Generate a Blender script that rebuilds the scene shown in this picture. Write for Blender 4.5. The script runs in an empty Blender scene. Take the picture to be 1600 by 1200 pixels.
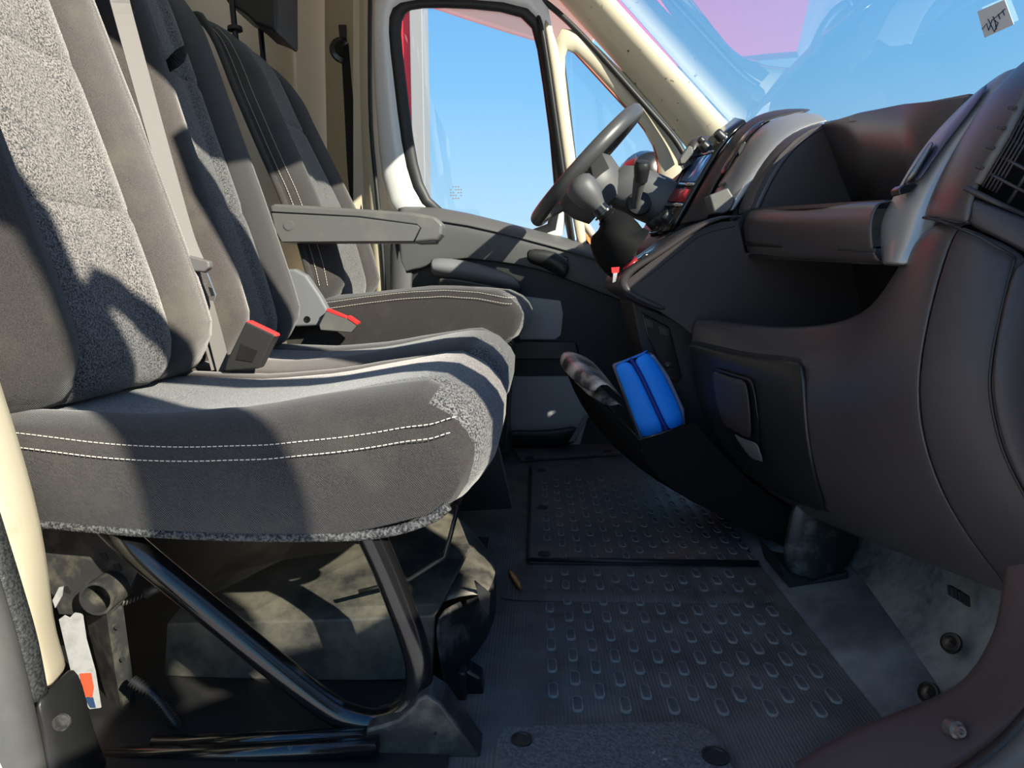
import bpy, bmesh, math, random
from mathutils import Vector as V, Matrix
random.seed(7)
sc = bpy.context.scene
C = sc.collection

# ------------------------------------------------------------------ camera
FPX = 1060.0
CAM = V((0.0, -1.37, 0.55))
TH = math.atan(156 / FPX); PS = math.atan(37 / FPX)
FW = V((-math.sin(PS) * math.cos(TH), math.cos(PS) * math.cos(TH), -math.sin(TH)))
RT = V((math.cos(PS), math.sin(PS), 0))
UP = RT.cross(FW)
cam_d = bpy.data.cameras.new('camera'); cam = bpy.data.objects.new('camera', cam_d); C.objects.link(cam)
cam_d.sensor_fit = 'HORIZONTAL'; cam_d.sensor_width = 36; cam_d.lens = 36 * FPX / 1600
cam_d.clip_start = 0.02
cam.matrix_world = Matrix(((RT.x, UP.x, -FW.x, CAM.x), (RT.y, UP.y, -FW.y, CAM.y), (RT.z, UP.z, -FW.z, CAM.z), (0, 0, 0, 1)))
sc.camera = cam

# ------------------------------------------------------------------ light
SUN = V((1.0, -0.97, 0.785)).normalized()
sun_d = bpy.data.lights.new('sun', 'SUN'); sun = bpy.data.objects.new('sun', sun_d); C.objects.link(sun)
sun_d.energy = 12.5; sun_d.angle = math.radians(0.6); sun_d.color = (1.0, 0.91, 0.76)
sun.rotation_euler = SUN.to_track_quat('Z', 'Y').to_euler()
w = bpy.data.worlds.new('sky'); sc.world = w; w.use_nodes = True
nt = w.node_tree; nt.nodes.clear()
tc = nt.nodes.new('ShaderNodeTexCoord'); sx = nt.nodes.new('ShaderNodeSeparateXYZ')
rp = nt.nodes.new('ShaderNodeValToRGB'); bg = nt.nodes.new('ShaderNodeBackground'); ow = nt.nodes.new('ShaderNodeOutputWorld')
nt.links.new(tc.outputs['Generated'], sx.inputs[0]); nt.links.new(sx.outputs['Z'], rp.inputs[0])
nt.links.new(rp.outputs[0], bg.inputs[0]); nt.links.new(bg.outputs[0], ow.inputs[0])
el = rp.color_ramp.elements
el[0].position = 0.0; el[0].color = (0.64, 0.83, 0.97, 1)
el[1].position = 1.0; el[1].color = (0.04, 0.16, 0.50, 1)
for p, c in ((0.10, (0.43, 0.71, 0.95, 1)), (0.26, (0.22, 0.54, 0.90, 1)), (0.5, (0.11, 0.36, 0.78, 1))):
    e = el.new(p); e.color = c
bg.inputs[1].default_value = 1.2
sc.view_settings.view_transform = 'Standard'; sc.view_settings.look = 'None'
sc.view_settings.exposure = 0.4; sc.view_settings.gamma = 1.0; sc.view_settings.use_curve_mapping = False

# ------------------------------------------------------------------ pixel -> world helpers (real depth given)
def ray(px, py):
    return FW + RT * ((px - 800) / FPX) + UP * ((600 - py) / FPX)
def A(px, py, y):
    d = ray(px, py); return CAM + d * ((y - CAM.y) / d.y)
def AX(px, py, x):
    d = ray(px, py); return CAM + d * ((x - CAM.x) / d.x)
def AZ(px, py, z):
    d = ray(px, py); return CAM + d * ((z - CAM.z) / d.z)

# ------------------------------------------------------------------ materials
MAT = {}
def srgb(r, g, b):
    f = lambda c: (c / 255) / 12.92 if c / 255 <= 0.04045 else ((c / 255 + 0.055) / 1.055) ** 2.4
    return (f(r), f(g), f(b), 1)
def mat(name, col, rough=0.5, metal=0.0, spec=0.5, noise=None, bump=None, sheen=0.0, wave=None, coat=0.0, dirt=None):
    """noise=(scale, dark, light): colour variation; bump=(scale, strength, dist); wave=(axis, scale, strength); dirt=(scale, lo, hi, colour)"""
    m = bpy.data.materials.new(name); m.use_nodes = True; MAT[name] = m
    n = m.node_tree.nodes; l = m.node_tree.links; b = n['Principled BSDF']
    b.inputs['Base Color'].default_value = col; b.inputs['Roughness'].default_value = rough
    b.inputs['Metallic'].default_value = metal; b.inputs['Specular IOR Level'].default_value = spec
    if coat: b.inputs['Coat Weight'].default_value = coat; b.inputs['Coat Roughness'].default_value = 0.15
    if sheen:
        b.inputs['Sheen Weight'].default_value = sheen; b.inputs['Sheen Roughness'].default_value = 0.5
    t = n.new('ShaderNodeTexCoord'); cs = None
    if noise:
        s, lo, hi = noise
        x = n.new('ShaderNodeTexNoise'); x.inputs['Scale'].default_value = s; x.inputs['Detail'].default_value = 3
        l.new(t.outputs['Object'], x.inputs['Vector'])
        r = n.new('ShaderNodeValToRGB'); l.new(x.outputs[0], r.inputs[0])
        r.color_ramp.elements[0].position = 0.38; r.color_ramp.elements[1].position = 0.62
        r.color_ramp.elements[0].color = lo; r.color_ramp.elements[1].color = hi
        cs = r.outputs[0]
    if dirt:
        s, lo, hi, dc = dirt
        x = n.new('ShaderNodeTexNoise'); x.inputs['Scale'].default_value = s; x.inputs['Detail'].default_value = 7; x.inputs['Roughness'].default_value = 0.65
        l.new(t.outputs['Object'], x.inputs['Vector'])
        r = n.new('ShaderNodeValToRGB'); l.new(x.outputs[0], r.inputs[0])
        r.color_ramp.elements[0].position = lo; r.color_ramp.elements[1].position = hi
        mx = n.new('ShaderNodeMix'); mx.data_type = 'RGBA'
        l.new(r.outputs[0], mx.inputs[0]); mx.inputs[7].default_value = dc
        if cs: l.new(cs, mx.inputs[6])
        else: mx.inputs[6].default_value = col
        cs = mx.outputs[2]
    if cs: l.new(cs, b.inputs['Base Color'])
    h = None
    if bump:
        s, st, ds = bump
        x = n.new('ShaderNodeTexNoise'); x.inputs['Scale'].default_value = s; x.inputs['Detail'].default_value = 2
        l.new(t.outputs['Object'], x.inputs['Vector'])
        bp = n.new('ShaderNodeBump'); bp.inputs['Strength'].default_value = st; bp.inputs['Distance'].default_value = ds
        l.new(x.outputs[0], bp.inputs['Height']); h = bp
    if wave:
        ax, s, st = wave
        x = n.new('ShaderNodeTexWave'); x.bands_direction = ax; x.inputs['Scale'].default_value = s; x.inputs['Distortion'].default_value = 0
        l.new(t.outputs['Object'], x.inputs['Vector'])
        bp = n.new('ShaderNodeBump'); bp.inputs['Strength'].default_value = st; bp.inputs['Distance'].default_value = 0.002
        l.new(x.outputs['Fac'], bp.inputs['Height'])
        if h: l.new(h.outputs[0], bp.inputs['Normal'])
        h = bp
    if h: l.new(h.outputs[0], b.inputs['Normal'])
    return m
def glass(name, tint=(0.93, 0.96, 0.95, 1), base=0.07, rough=0.0):
    m = bpy.data.materials.new(name); m.use_nodes = True; MAT[name] = m
    n = m.node_tree.nodes; l = m.node_tree.links; n.clear()
    o = n.new('ShaderNodeOutputMaterial'); tr = n.new('ShaderNodeBsdfTransparent'); g = n.new('ShaderNodeBsdfGlossy')
    fr = n.new('ShaderNodeLayerWeight'); mx = n.new('ShaderNodeMixShader'); fr.inputs[0].default_value = 0.5
    pw = n.new('ShaderNodeMath'); pw.operation = 'POWER'; pw.inputs[1].default_value = 4.0; l.new(fr.outputs['Facing'], pw.inputs[0])
    ad = n.new('ShaderNodeMath'); ad.operation = 'MULTIPLY_ADD'; ad.inputs[1].default_value = 0.9; ad.inputs[2].default_value = base; l.new(pw.outputs[0], ad.inputs[0])
    tr.inputs[0].default_value = tint; g.inputs['Roughness'].default_value = rough
    l.new(ad.outputs[0], mx.inputs[0]); l.new(tr.outputs[0], mx.inputs[1]); l.new(g.outputs[0], mx.inputs[2]); l.new(mx.outputs[0], o.inputs[0])
    return m
g_ = lambda v, t=(1, 1, 1): (v * t[0], v * t[1], v * t[2], 1)
mat('insert_cloth', g_(0.1), 0.95, spec=0.1, noise=(430, (0.012, 0.017, 0.020, 1), (0.185, 0.172, 0.165, 1)), bump=(430, 0.5, 0.002), sheen=0.25)
mat('twill_cloth', g_(0.06), 0.9, spec=0.1, noise=(900, (0.025, 0.022, 0.0215, 1), (0.054, 0.047, 0.045, 1)), bump=(500, 0.35, 0.001), sheen=0.3, wave=('DIAGONAL', 220, 0.55), dirt=(9, 0.5, 0.8, (0.066, 0.061, 0.049, 1)))
mat('thread', g_(0.6, (1, 0.92, 0.8)), 0.8)
mat('felt', g_(0.07), 1.0, spec=0.05, bump=(400, 1, 0.003), noise=(300, g_(0.03), g_(0.13)))
mat('strap_cloth', g_(0.10, (1, 0.97, 0.95)), 0.7, spec=0.3, bump=(500, 0.3, 0.001), sheen=0.2)
mat('strap_black', g_(0.012), 0.6, spec=0.3, wave=('Z', 300, 0.3))
mat('black_plastic', g_(0.014), 0.42, bump=(700, 0.15, 0.0006))
mat('satin_black', g_(0.012), 0.55, bump=(500, 0.1, 0.0006))
mat('gaiter_leather', g_(0.006), 0.7, spec=0.1, bump=(250, 0.3, 0.001))
mat('gloss_black', g_(0.01), 0.2)
mat('dash_plastic', g_(0.050, (1.15, 0.97, 0.97)), 0.27, spec=0.5, bump=(900, 0.35, 0.0007))  # warm tint here and in dash_smooth stands in for reflected red light
mat('dash_smooth', g_(0.036, (1.15, 0.97, 0.98)), 0.4, spec=0.3, bump=(900, 0.1, 0.0005))
mat('lid_black', g_(0.016), 0.32)
mat('silver_plastic', g_(0.30, (1.0, 0.97, 0.94)), 0.33, metal=0.4)
mat('flap_blue', (0.06, 0.065, 0.10, 1), 0.3)
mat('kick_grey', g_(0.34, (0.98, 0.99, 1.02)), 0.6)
mat('pocket_cloth', g_(0.008), 0.85, spec=0.12)
mat('chrome', g_(0.7), 0.12, metal=1.0)
mat('beige_plastic', (0.57, 0.50, 0.365, 1), 0.5, bump=(300, 0.05, 0.001), dirt=(14, 0.62, 0.85, (0.35, 0.30, 0.2, 1)))
mat('beige_spotted', (0.68, 0.60, 0.43, 1), 0.5, dirt=(48, 0.645, 0.68, (0.10, 0.08, 0.05, 1)))
mat('beige_panel', (0.84, 0.76, 0.61, 1), 0.7, bump=(60, 0.1, 0.002))
mat('roof_liner', (0.82, 0.76, 0.66, 1), 0.9)
mat('white_paint', g_(0.78, (1, 0.99, 0.96)), 0.18, coat=0.4)
mat('grey_plastic', g_(0.105, (1.0, 0.98, 0.93)), 0.5, bump=(700, 0.2, 0.0006), dirt=(12, 0.5, 0.85, (0.17, 0.158, 0.125, 1)))
mat('door_grey', g_(0.08), 0.5, bump=(800, 0.25, 0.0007))
mat('wheel_grey', g_(0.06), 0.36, bump=(900, 0.3, 0.0007))
mat('pale_grey', g_(0.16, (0.97, 0.98, 1.03)), 0.55)
mat('rubber', g_(0.012), 0.5, bump=(500, 0.3, 0.001))
mat('rubber_worn', g_(0.02), 0.5, noise=(350, g_(0.010), g_(0.04, (0.9, 1, 1))), bump=(300, 0.5, 0.002))
mat('grey_seal', g_(0.08, (1, 0.98, 0.92)), 0.6, dirt=(10, 0.4, 0.8, g_(0.04)))
mat('red_lit_seal', (0.30, 0.07, 0.035, 1), 0.5)  # seal coloured red-brown for the red reflected along its edge
mat('floor_rubber', g_(0.08), 0.62, spec=0.35, wave=('X', 62, 0.3), noise=(11, g_(0.07, (1.06, 1, 0.96)), g_(0.11, (1.06, 1, 0.96))), dirt=(8, 0.5, 0.8, (0.17, 0.165, 0.15, 1)))
mat('mat_rubber', g_(0.075, (0.92, 0.97, 1.08)), 0.6, spec=0.4, wave=('X', 62, 0.25), dirt=(5, 0.45, 0.8, (0.20, 0.14, 0.10, 1)))  # brown of the dirt also stands in for red light in the footwell
mat('pad_rubber', g_(0.07, (0.95, 0.98, 1.05)), 0.6, dirt=(25, 0.4, 0.75, (0.12, 0.115, 0.105, 1)))
mat('pad_edge', g_(0.09), 0.7, dirt=(20, 0.35, 0.6, (0.26, 0.25, 0.235, 1)))
mat('step_rubber', g_(0.09, (0.96, 0.98, 1.05)), 0.7, bump=(260, 0.8, 0.003), noise=(230, g_(0.07), g_(0.125)), dirt=(45, 0.66, 0.72, g_(0.4)))
mat('toe_carpet', g_(0.08, (0.95, 1, 1.06)), 0.85, dirt=(6, 0.35, 0.7, (0.27, 0.255, 0.22, 1)), noise=(60, g_(0.05), g_(0.12)))
mat('toe_smooth', g_(0.09, (0.95, 0.98, 1.08)), 0.5, dirt=(8, 0.4, 0.75, (0.26, 0.26, 0.255, 1)))
mat('sill_plastic', g_(0.055, (1.4, 0.92, 0.86)), 0.5, spec=0.2, bump=(600, 0.2, 0.0006), dirt=(200, 0.7, 0.75, g_(0.2)))  # brown cast of surrounding red light put into the base colour
mat('black_metal', g_(0.006), 0.16, spec=0.5, coat=0.3, dirt=(40, 0.66, 0.8, (0.1, 0.09, 0.07, 1)))
mat('dusty_metal', g_(0.03), 0.4, dirt=(30, 0.48, 0.75, (0.12, 0.11, 0.085, 1)))
mat('dusty_plastic', g_(0.02), 0.4, dirt=(22, 0.52, 0.75, (0.16, 0.155, 0.14, 1)))
mat('box_plastic', g_(0.022), 0.45, bump=(200, 0.15, 0.001), dirt=(9, 0.38, 0.75, (0.17, 0.16, 0.12, 1)))
mat('paper', g_(0.36), 0.8, dirt=(30, 0.45, 0.7, g_(0.20)))
mat('red_print', (0.55, 0.08, 0.03, 1), 0.7)
mat('red_plastic', (0.75, 0.03, 0.03, 1), 0.35)
mat('leaf', (0.6, 0.26, 0.07, 1), 0.7, noise=(90, (0.5, 0.2, 0.05, 1), (0.75, 0.36, 0.12, 1)))
mat('blue_cloth', (0.006, 0.26, 0.95, 1), 0.6, bump=(600, 0.2, 0.001))
mat('blue_dark', (0.004, 0.03, 0.25, 1), 0.6)
mat('blue_film', (0.25, 0.28, 0.42, 1), 0.3)
mat('magazine', g_(0.5, (1, 0.92, 0.86)), 0.35, noise=(16, (0.05, 0.045, 0.05, 1), (0.7, 0.6, 0.52, 1)))
mat('screen_blue', (0.12, 0.25, 0.5, 1), 0.08, spec=0.8)
mat('red_wall', (0.85, 0.02, 0.035, 1), 0.45, wave=('X', 3, 0.0))
mat('grey_clad', g_(0.22, (0.98, 1, 1)), 0.5)
mat('asphalt', g_(0.36), 0.9, noise=(3, g_(0.32), g_(0.42)))
mat('orange_paint', (0.75, 0.13, 0.02, 1), 0.5)
mat('ink', (0.02, 0.05, 0.12, 1), 0.6)
mat('bolt', g_(0.35, (1, 0.85, 0.75)), 0.35, metal=0.8)
mat('mirror_red', (0.30, 0.02, 0.025, 1), 0.25)
mat('sticker', (0.75, 0.85, 0.9, 1), 0.5)
glass('side_glass', tint=(0.64, 0.67, 0.68, 1)); glass('screen_glass', tint=(0.66, 0.70, 0.71, 1), base=0.15)

# ------------------------------------------------------------------ mesh helpers
def tag(o, label=None, cat=None, group=None, kind=None):
    if label: o['label'] = label
    if cat: o['category'] = cat
    if group: o['group'] = group
    if kind: o['kind'] = kind
    return o
def root(name, label, cat, kind=None, loc=(0, 0, 0), group=None):
    o = bpy.data.objects.new(name, None); C.objects.link(o); o.location = loc; o.empty_display_size = 0.05
    return tag(o, label, cat, group, kind)
def put(name, verts, faces, m, parent=None, smooth=False, solid=0, bevel=0, sub=0, off=0, fix=True):
    me = bpy.data.meshes.new(name); me.from_pydata([tuple(v) for v in verts], [], faces)
    if fix:
        b = bmesh.new(); b.from_mesh(me); bmesh.ops.remove_doubles(b, verts=b.verts, dist=1e-6); bmesh.ops.recalc_face_normals(b, faces=b.faces); b.to_mesh(me); b.free()
    me.materials.append(MAT[m])
    if smooth:
        for p in me.polygons: p.use_smooth = True
    o = bpy.data.objects.new(name, me); C.objects.link(o)
    if parent is not None:
        o.parent = parent
        if parent.location.length > 0: o.matrix_parent_inverse = Matrix.Translation(-parent.location)
    if solid:
        q = o.modifiers.new('solid', 'SOLIDIFY'); q.thickness = solid; q.offset = off
    if bevel:
        q = o.modifiers.new('bevel', 'BEVEL'); q.width = bevel; q.segments = 3; q.limit_method = 'ANGLE'; q.angle_limit = 0.6
    if sub:
        q = o.modifiers.new('sub', 'SUBSURF'); q.levels = sub; q.render_levels = sub
    return o
def sheet(name, rows, m, parent=None, solid=0.004, sub=1, smooth=True, closed=False, bevel=0, off=0):
    n = len(rows[0]); v = [p for r in rows for p in r]; f = []
    for i in range(len(rows) - 1):
        for j in range(n if closed else n - 1):
            k = (j + 1) % n
            f.append((i * n + j, i * n + k, (i + 1) * n + k, (i + 1) * n + j))
    return put(name, v, f, m, parent, smooth, solid, bevel, sub, off)
def prism(name, pts, vec, m, parent=None, bevel=0.0, smooth=False, sub=0):
    """polygon pts (world) extruded along vec"""
    n = len(pts); v = list(pts) + [p + vec for p in pts]
    f = [tuple(range(n)), tuple(range(2 * n - 1, n - 1, -1))] + [(i, (i + 1) % n, n + (i + 1) % n, n + i) for i in range(n)]
    return put(name, v, f, m, parent, smooth, 0, bevel, sub)
def ypoly(name, px, y, depth, m, parent=None, bevel=0.0):
    return prism(name, [A(a, b, y) for a, b in px], V((0, depth, 0)), m, parent, bevel)
def box(name, lo, hi, m, parent=None, bevel=0.0):
    x0, y0, z0 = lo; x1, y1, z1 = hi
    return prism(name, [V((x0, y0, z0)), V((x1, y0, z0)), V((x1, y0, z1)), V((x0, y0, z1))], V((0, y1 - y0, 0)), m, parent, bevel)
def frames(path):
    n = len(path); T = []
    for i in range(n):
        a = path[max(i - 1, 0)]; b = path[min(i + 1, n - 1)]; T.append((b - a).normalized())
    u = T[0].orthogonal().normalized(); out = []
    for t in T:
        u = (u - t * u.dot(t)).normalized(); out.append((u, t.cross(u)))
    return out
def smoothpath(pts, k=6):
    pts = [V(p) for p in pts]; out = []
    for i in range(len(pts) - 1):
        p0 = pts[max(i - 1, 0)]; p1 = pts[i]; p2 = pts[i + 1]; p3 = pts[min(i + 2, len(pts) - 1)]
        for j in range(k):
            t = j / k
            out.append(0.5 * ((2 * p1) + (p2 - p0) * t + (2 * p0 - 5 * p1 + 4 * p2 - p3) * t * t + (3 * p1 - p0 - 3 * p2 + p3) * t ** 3))
    out.append(pts[-1]); return out
def tubemesh(path, rad, seg=12, flat=1.0, up=None):
    path = [V(p) for p in path]; fr = frames(path); v = []; f = []
    if up is not None:
        fr = []
        for i in range(len(path)):
            t = (path[min(i + 1, len(path) - 1)] - path[max(i - 1, 0)]).normalized()
            u = (up - t * up.dot(t)).normalized(); fr.append((u, t.cross(u)))
    for i, p in enumerate(path):
        r = rad[i] if isinstance(rad, (list, tuple)) else rad
        for s in range(seg):
            a = 2 * math.pi * s / seg
            v.append(p + fr[i][0] * (r * math.cos(a)) + fr[i][1] * (r * flat * math.sin(a)))
    for i in range(len(path) - 1):
        for s in range(seg):
            t = (s + 1) % seg
            f.append((i * seg + s, i * seg + t, (i + 1) * seg + t, (i + 1) * seg + s))
    f.append(tuple(range(seg))); f.append(tuple(range((len(path) - 1) * seg, len(path) * seg)))
    return v, f
def tube(name, path, rad, m, parent=None, seg=14, k=0, flat=1.0, up=None):
    if k:
        if isinstance(rad, list):
            n0 = len(rad); rad = [rad[min(int(i / k), n0 - 1)] + (rad[min(int(i / k) + 1, n0 - 1)] - rad[min(int(i / k), n0 - 1)]) * ((i % k) / k) for i in range((n0 - 1) * k + 1)]
        path = smoothpath(path, k)
    v, f = tubemesh(path, rad, seg, flat, up)
    return put(name, v, f, m, parent, True)
def strap(name, path, width, thick, m, parent=None, up=V((0, 1, 0)), k=6):
    """flat band: width along `up` direction projected, thickness normal to it"""
    path = smoothpath(path, k) if k else [V(p) for p in path]
    v = []; f = []
    for i, p in enumerate(path):
        t = (path[min(i + 1, len(path) - 1)] - path[max(i - 1, 0)]).normalized()
        u = (up - t * up.dot(t)).normalized(); nn = t.cross(u)
        v += [p + u * width / 2 + nn * thick / 2, p - u * width / 2 + nn * thick / 2, p - u * width / 2 - nn * thick / 2, p + u * width / 2 - nn * thick / 2]
    n = len(path)
    for i in range(n - 1):
        for j in range(4):
            q = (j + 1) % 4; f.append((4 * i + j, 4 * i + q, 4 * i + 4 + q, 4 * i + 4 + j))
    f += [(0, 1, 2, 3), (4 * n - 4, 4 * n - 3, 4 * n - 2, 4 * n - 1)]
    return put(name, v, f, m, parent)
def lathe(name, base, axis, prof, m, parent=None, seg=24, smooth=True):
    """prof: (distance along axis, radius)"""
    axis = V(axis).normalized(); u = axis.orthogonal().normalized(); w2 = axis.cross(u); v = []; f = []
    for h, r in prof:
        for s in range(seg):
            a = 2 * math.pi * s / seg
            v.append(V(base) + axis * h + u * (r * math.cos(a)) + w2 * (r * math.sin(a)))
    for i in range(len(prof) - 1):
        for s in range(seg):
            t = (s + 1) % seg; f.append((i * seg + s, i * seg + t, (i + 1) * seg + t, (i + 1) * seg + s))
    f += [tuple(range(seg)), tuple(range((len(prof) - 1) * seg, len(prof) * seg))]
    o = put(name, v, f, m, parent, smooth, fix=True)
    if smooth:
        q = o.modifiers.new('edge', 'EDGE_SPLIT'); q.split_angle = 0.7
    return o
def dashes(name, lines, m, parent, step=0.0065, r=0.0007):
    v = []; f = []
    for path in lines:
        path = smoothpath(path, 10); acc = 0; seg = [path[0]]
        L = 0; on = True; cur = [path[0]]
        for i in range(1, len(path)):
            a = path[i - 1]; b = path[i]; d = (b - a).length; pos = 0
            while L + (d - pos) >= step * (0.7 if on else 0.3):
                need = step * (0.7 if on else 0.3) - L; pos += need; p = a.lerp(b, pos / d) if d > 0 else b
                cur.append(p)
                if on:
                    q0, q1 = cur[0], cur[-1]
                    if (q1 - q0).length > 1e-5:
                        tv, tf = tubemesh([q0, q1], r, 4); o = len(v); v += tv; f += [tuple(x + o for x in ff) for ff in tf]
                on = not on; L = 0; cur = [p]
            L += d - pos
    return put(name, v, f, m, parent, fix=False)

def interp(tab, x):
    if x <= tab[0][0]: return tab[0][1]
    for (a, b), (c, d) in zip(tab, tab[1:]):
        if x <= c:
            t = (x - a) / (c - a); t = t * t * (3 - 2 * t) if False else t
            return b + (d - b) * t
    return tab[-1][1]

exec_parts = []
# ================================================================== SETTING
S = 'structure'
# ---- floor
fl = put('floor', [V((-0.9, -0.78, -0.002)), V((0.47, -0.78, -0.002)), V((0.47, 0.98, -0.002)), V((-0.9, 0.98, -0.002))] + [V((-0.9, -0.78, -0.03)), V((0.47, -0.78, -0.03)), V((0.47, 0.98, -0.03)), V((-0.9, 0.98, -0.03))],
         [(0, 1, 2, 3), (4, 5, 6, 7), (0, 1, 5, 4), (1, 2, 6, 5), (2, 3, 7, 6), (3, 0, 4, 7)], 'floor_rubber')
tag(fl, 'ribbed black rubber cab floor with raised oval pads', 'floor', kind=S)
def pad_mesh(name, w_, l_, h, rim=True):
    prof = []
    n = 6
    def loop(ww, ll, z):
        r = ww / 2; pts = []
        for s in (1, -1):
            for i in range(n + 1):
                a = math.pi * i / n if s > 0 else math.pi + math.pi * i / n
                pts.append(V((r * math.cos(a), s * (ll / 2 - r) + r * math.sin(a) * 0.8, z)))
        return pts
    ls = [loop(w_, l_, 0), loop(w_ * 0.92, l_ * 0.97, h), loop(w_ * 0.68, l_ * 0.85, h), loop(w_ * 0.62, l_ * 0.82, h * 0.45)]
    v = [p for q in ls for p in q]; k = len(ls[0]); f = []
    for i in range(3):
        for j in range(k):
            f.append((i * k + j, i * k + (j + 1) % k, (i + 1) * k + (j + 1) % k, (i + 1) * k + j))
    f.append(tuple(range(3 * k, 4 * k)))
    me = bpy.data.meshes.new(name); me.from_pydata([tuple(p) for p in v], [], f)
    me.materials.append(MAT['pad_edge']); me.materials.append(MAT['pad_rubber'])
    for p in me.polygons: p.material_index = 1 if p.index >= 2 * k else 0
    return me
pm = pad_mesh('tread_pad', 0.0150, 0.037, 0.0030)
def pads(parent, cols, rows, test):
    for i in cols:
        for j in rows:
            x = 0.0265 + 0.0315 * i; y = -0.27 - 0.06 * j - (0.03 if i % 2 else 0)
            if not test(x, y): continue
            o = bpy.data.objects.new('tread_pad', pm); C.objects.link(o); o.location = (x, y, -0.0015); o.parent = parent
            if parent.location.length: o.location = V((x, y, 0.0075)) - parent.location
pads(fl, range(0, 13), range(-3, 5), lambda x, y: -0.55 < y < -0.10)
box('floor_shade', (-0.88, -0.70, -0.001), (-0.10, 0.05, 0.0015), 'satin_black', fl)  # darkness under the bench, laid in as a thin black sheet
# ridge crossing the floor
sheet('floor_ridge', [[V((x, y, z)) for x in (-0.06, 0.1, 0.25, 0.42)] for y, z in ((-0.245, -0.001), (-0.235, 0.003), (-0.215, 0.003), (-0.2, -0.001))], 'floor_rubber', fl, solid=0, sub=1)
# near step mat on the floor edge
stp = [(770, 1230), (778, 1165), (786, 1146), (940, 1140), (1062, 1137), (1100, 1145), (1130, 1170), (1150, 1215), (1155, 1240)]
prism('step_insert', [AZ(a, b, 0.0) for a, b in stp], V((0, 0, 0.010)), 'step_rubber', fl, 0.003)
for a, b, r in ((815, 1156, 0.013), (1118, 1182, 0.016)):
    p = AZ(a, b, 0.010); lathe('floor_plug', p, (0, 0, 1), [(0, r), (0.002, r), (0.002, r * 0.8), (0.0005, r * 0.75)], 'rubber', fl)
# ---- loose rubber mat in the driver's footwell
mt = root('rubber_mat', 'rectangular black rubber mat with raised pads lying in driver footwell', 'mat', loc=(0.22, 0.25, 0))
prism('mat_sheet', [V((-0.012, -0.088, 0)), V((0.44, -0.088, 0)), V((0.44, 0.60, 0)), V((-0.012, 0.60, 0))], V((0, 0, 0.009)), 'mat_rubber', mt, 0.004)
tube('mat_edge', [V((-0.012, 0.60, 0.007)), V((-0.012, -0.085, 0.007)), V((0.44, -0.085, 0.007))], 0.006, 'rubber', mt)
pads(mt, range(0, 14), range(-14, -3), lambda x, y: -0.07 < y < 0.5 and not (x < 0.05 and (abs(y + 0.06) < 0.03 or abs(y - 0.2) < 0.03)))
for a, b in ((850, 866), (848, 793), (846, 735)):
    p = AZ(a, b, 0.009); lathe('floor_plug', p, (0, 0, 1), [(0, 0.013), (0.002, 0.013), (0.002, 0.010), (0.0005, 0.009)], 'rubber', mt)
# driver's door step mat
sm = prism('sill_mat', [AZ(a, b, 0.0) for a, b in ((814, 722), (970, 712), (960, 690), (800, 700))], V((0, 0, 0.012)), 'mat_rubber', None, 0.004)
tag(sm, 'narrow rubber strip mat on the sill below far door', 'mat')
for a, b in ((828, 716), (950, 705)):
    lathe('floor_plug', AZ(a, b, 0.012), (0, 0, 1), [(0, 0.014), (0.002, 0.014), (0.002, 0.011), (0.0005, 0.01)], 'rubber', sm)
# ---- toe board and firewall
rows = []
for y in (-0.74, -0.6, -0.45, -0.3, -0.15, 0.0, 0.3, 0.6, 0.95):
    k = max(0, min(1, (y + 0.7) / 0.6))
    rows.append([V((0.445, y, -0.001)), V((0.462, y, 0.006)), V((0.485 + 0.05 * k, y, 0.016)), V((0.51 + 0.10 * k, y, 0.03))])
tag(sheet('wall_toe_board', rows, 'toe_smooth', solid=0.006), 'sloping scuffed grey toe board at the front of floor', 'toe board', kind=S)
rows = []
for y in (-0.74, -0.6, -0.45, -0.3, -0.15, 0.0, 0.3, 0.6, 0.95):
    k = max(0, min(1, (y + 0.7) / 0.6))
    rows.append([V((0.49 + 0.10 * k, y, 0.020)), V((0.51 + 0.10 * k, y, 0.029)), V((0.535 + 0.11 * k, y, 0.06)), V((0.60 + 0.09 * k, y, 0.20)), V((0.72, y, 0.45)), V((0.80, y, 0.66)), V((0.86, y, 0.75))])
fw = sheet('wall_front', rows, 'toe_carpet', solid=0.006)
tag(fw, 'dusty grey carpeted firewall below the dashboard', 'wall', kind=S)
for a, b, yy in ((1487, 1005, -0.52), (1452, 1083, -0.56)):
    p = A(a, b, yy); lathe('fixing_clip', p, (-1, -0.4, 0.6), [(0, 0.014), (0.004, 0.013), (0.005, 0.008), (0.003, 0.004)], 'gloss_black', fw)
# ---- bulkhead behind the seats, roof
bk = box('wall_rear', (-0.98, -0.95, -0.03), (-0.94, 1.50, 1.86), 'beige_panel'); tag(bk, 'beige moulded bulkhead behind the seats', 'wall', kind=S)
p = AX(478, 107, -0.94); lathe('plug', p, (1, 0, 0), [(0, 0.040), (0.008, 0.036), (0.010, 0.030), (0.010, 0.018), (0.004, 0.016)], 'gloss_black', bk)
rf = sheet('ceiling', [[V((x, y, z)) for y in (-0.90, -0.4, 0.0, 0.4, 0.8, 0.95, 1.7)] for x, z in ((-1.1, 1.84), (-0.86, 1.82), (-0.5, 1.70), (-0.1, 1.57), (0.10, 1.52), (0.19, 1.485), (0.215, 1.47))], 'roof_liner', solid=0.03, off=1)
tag(rf, 'beige headliner over the cab', 'ceiling', kind=S)
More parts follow.
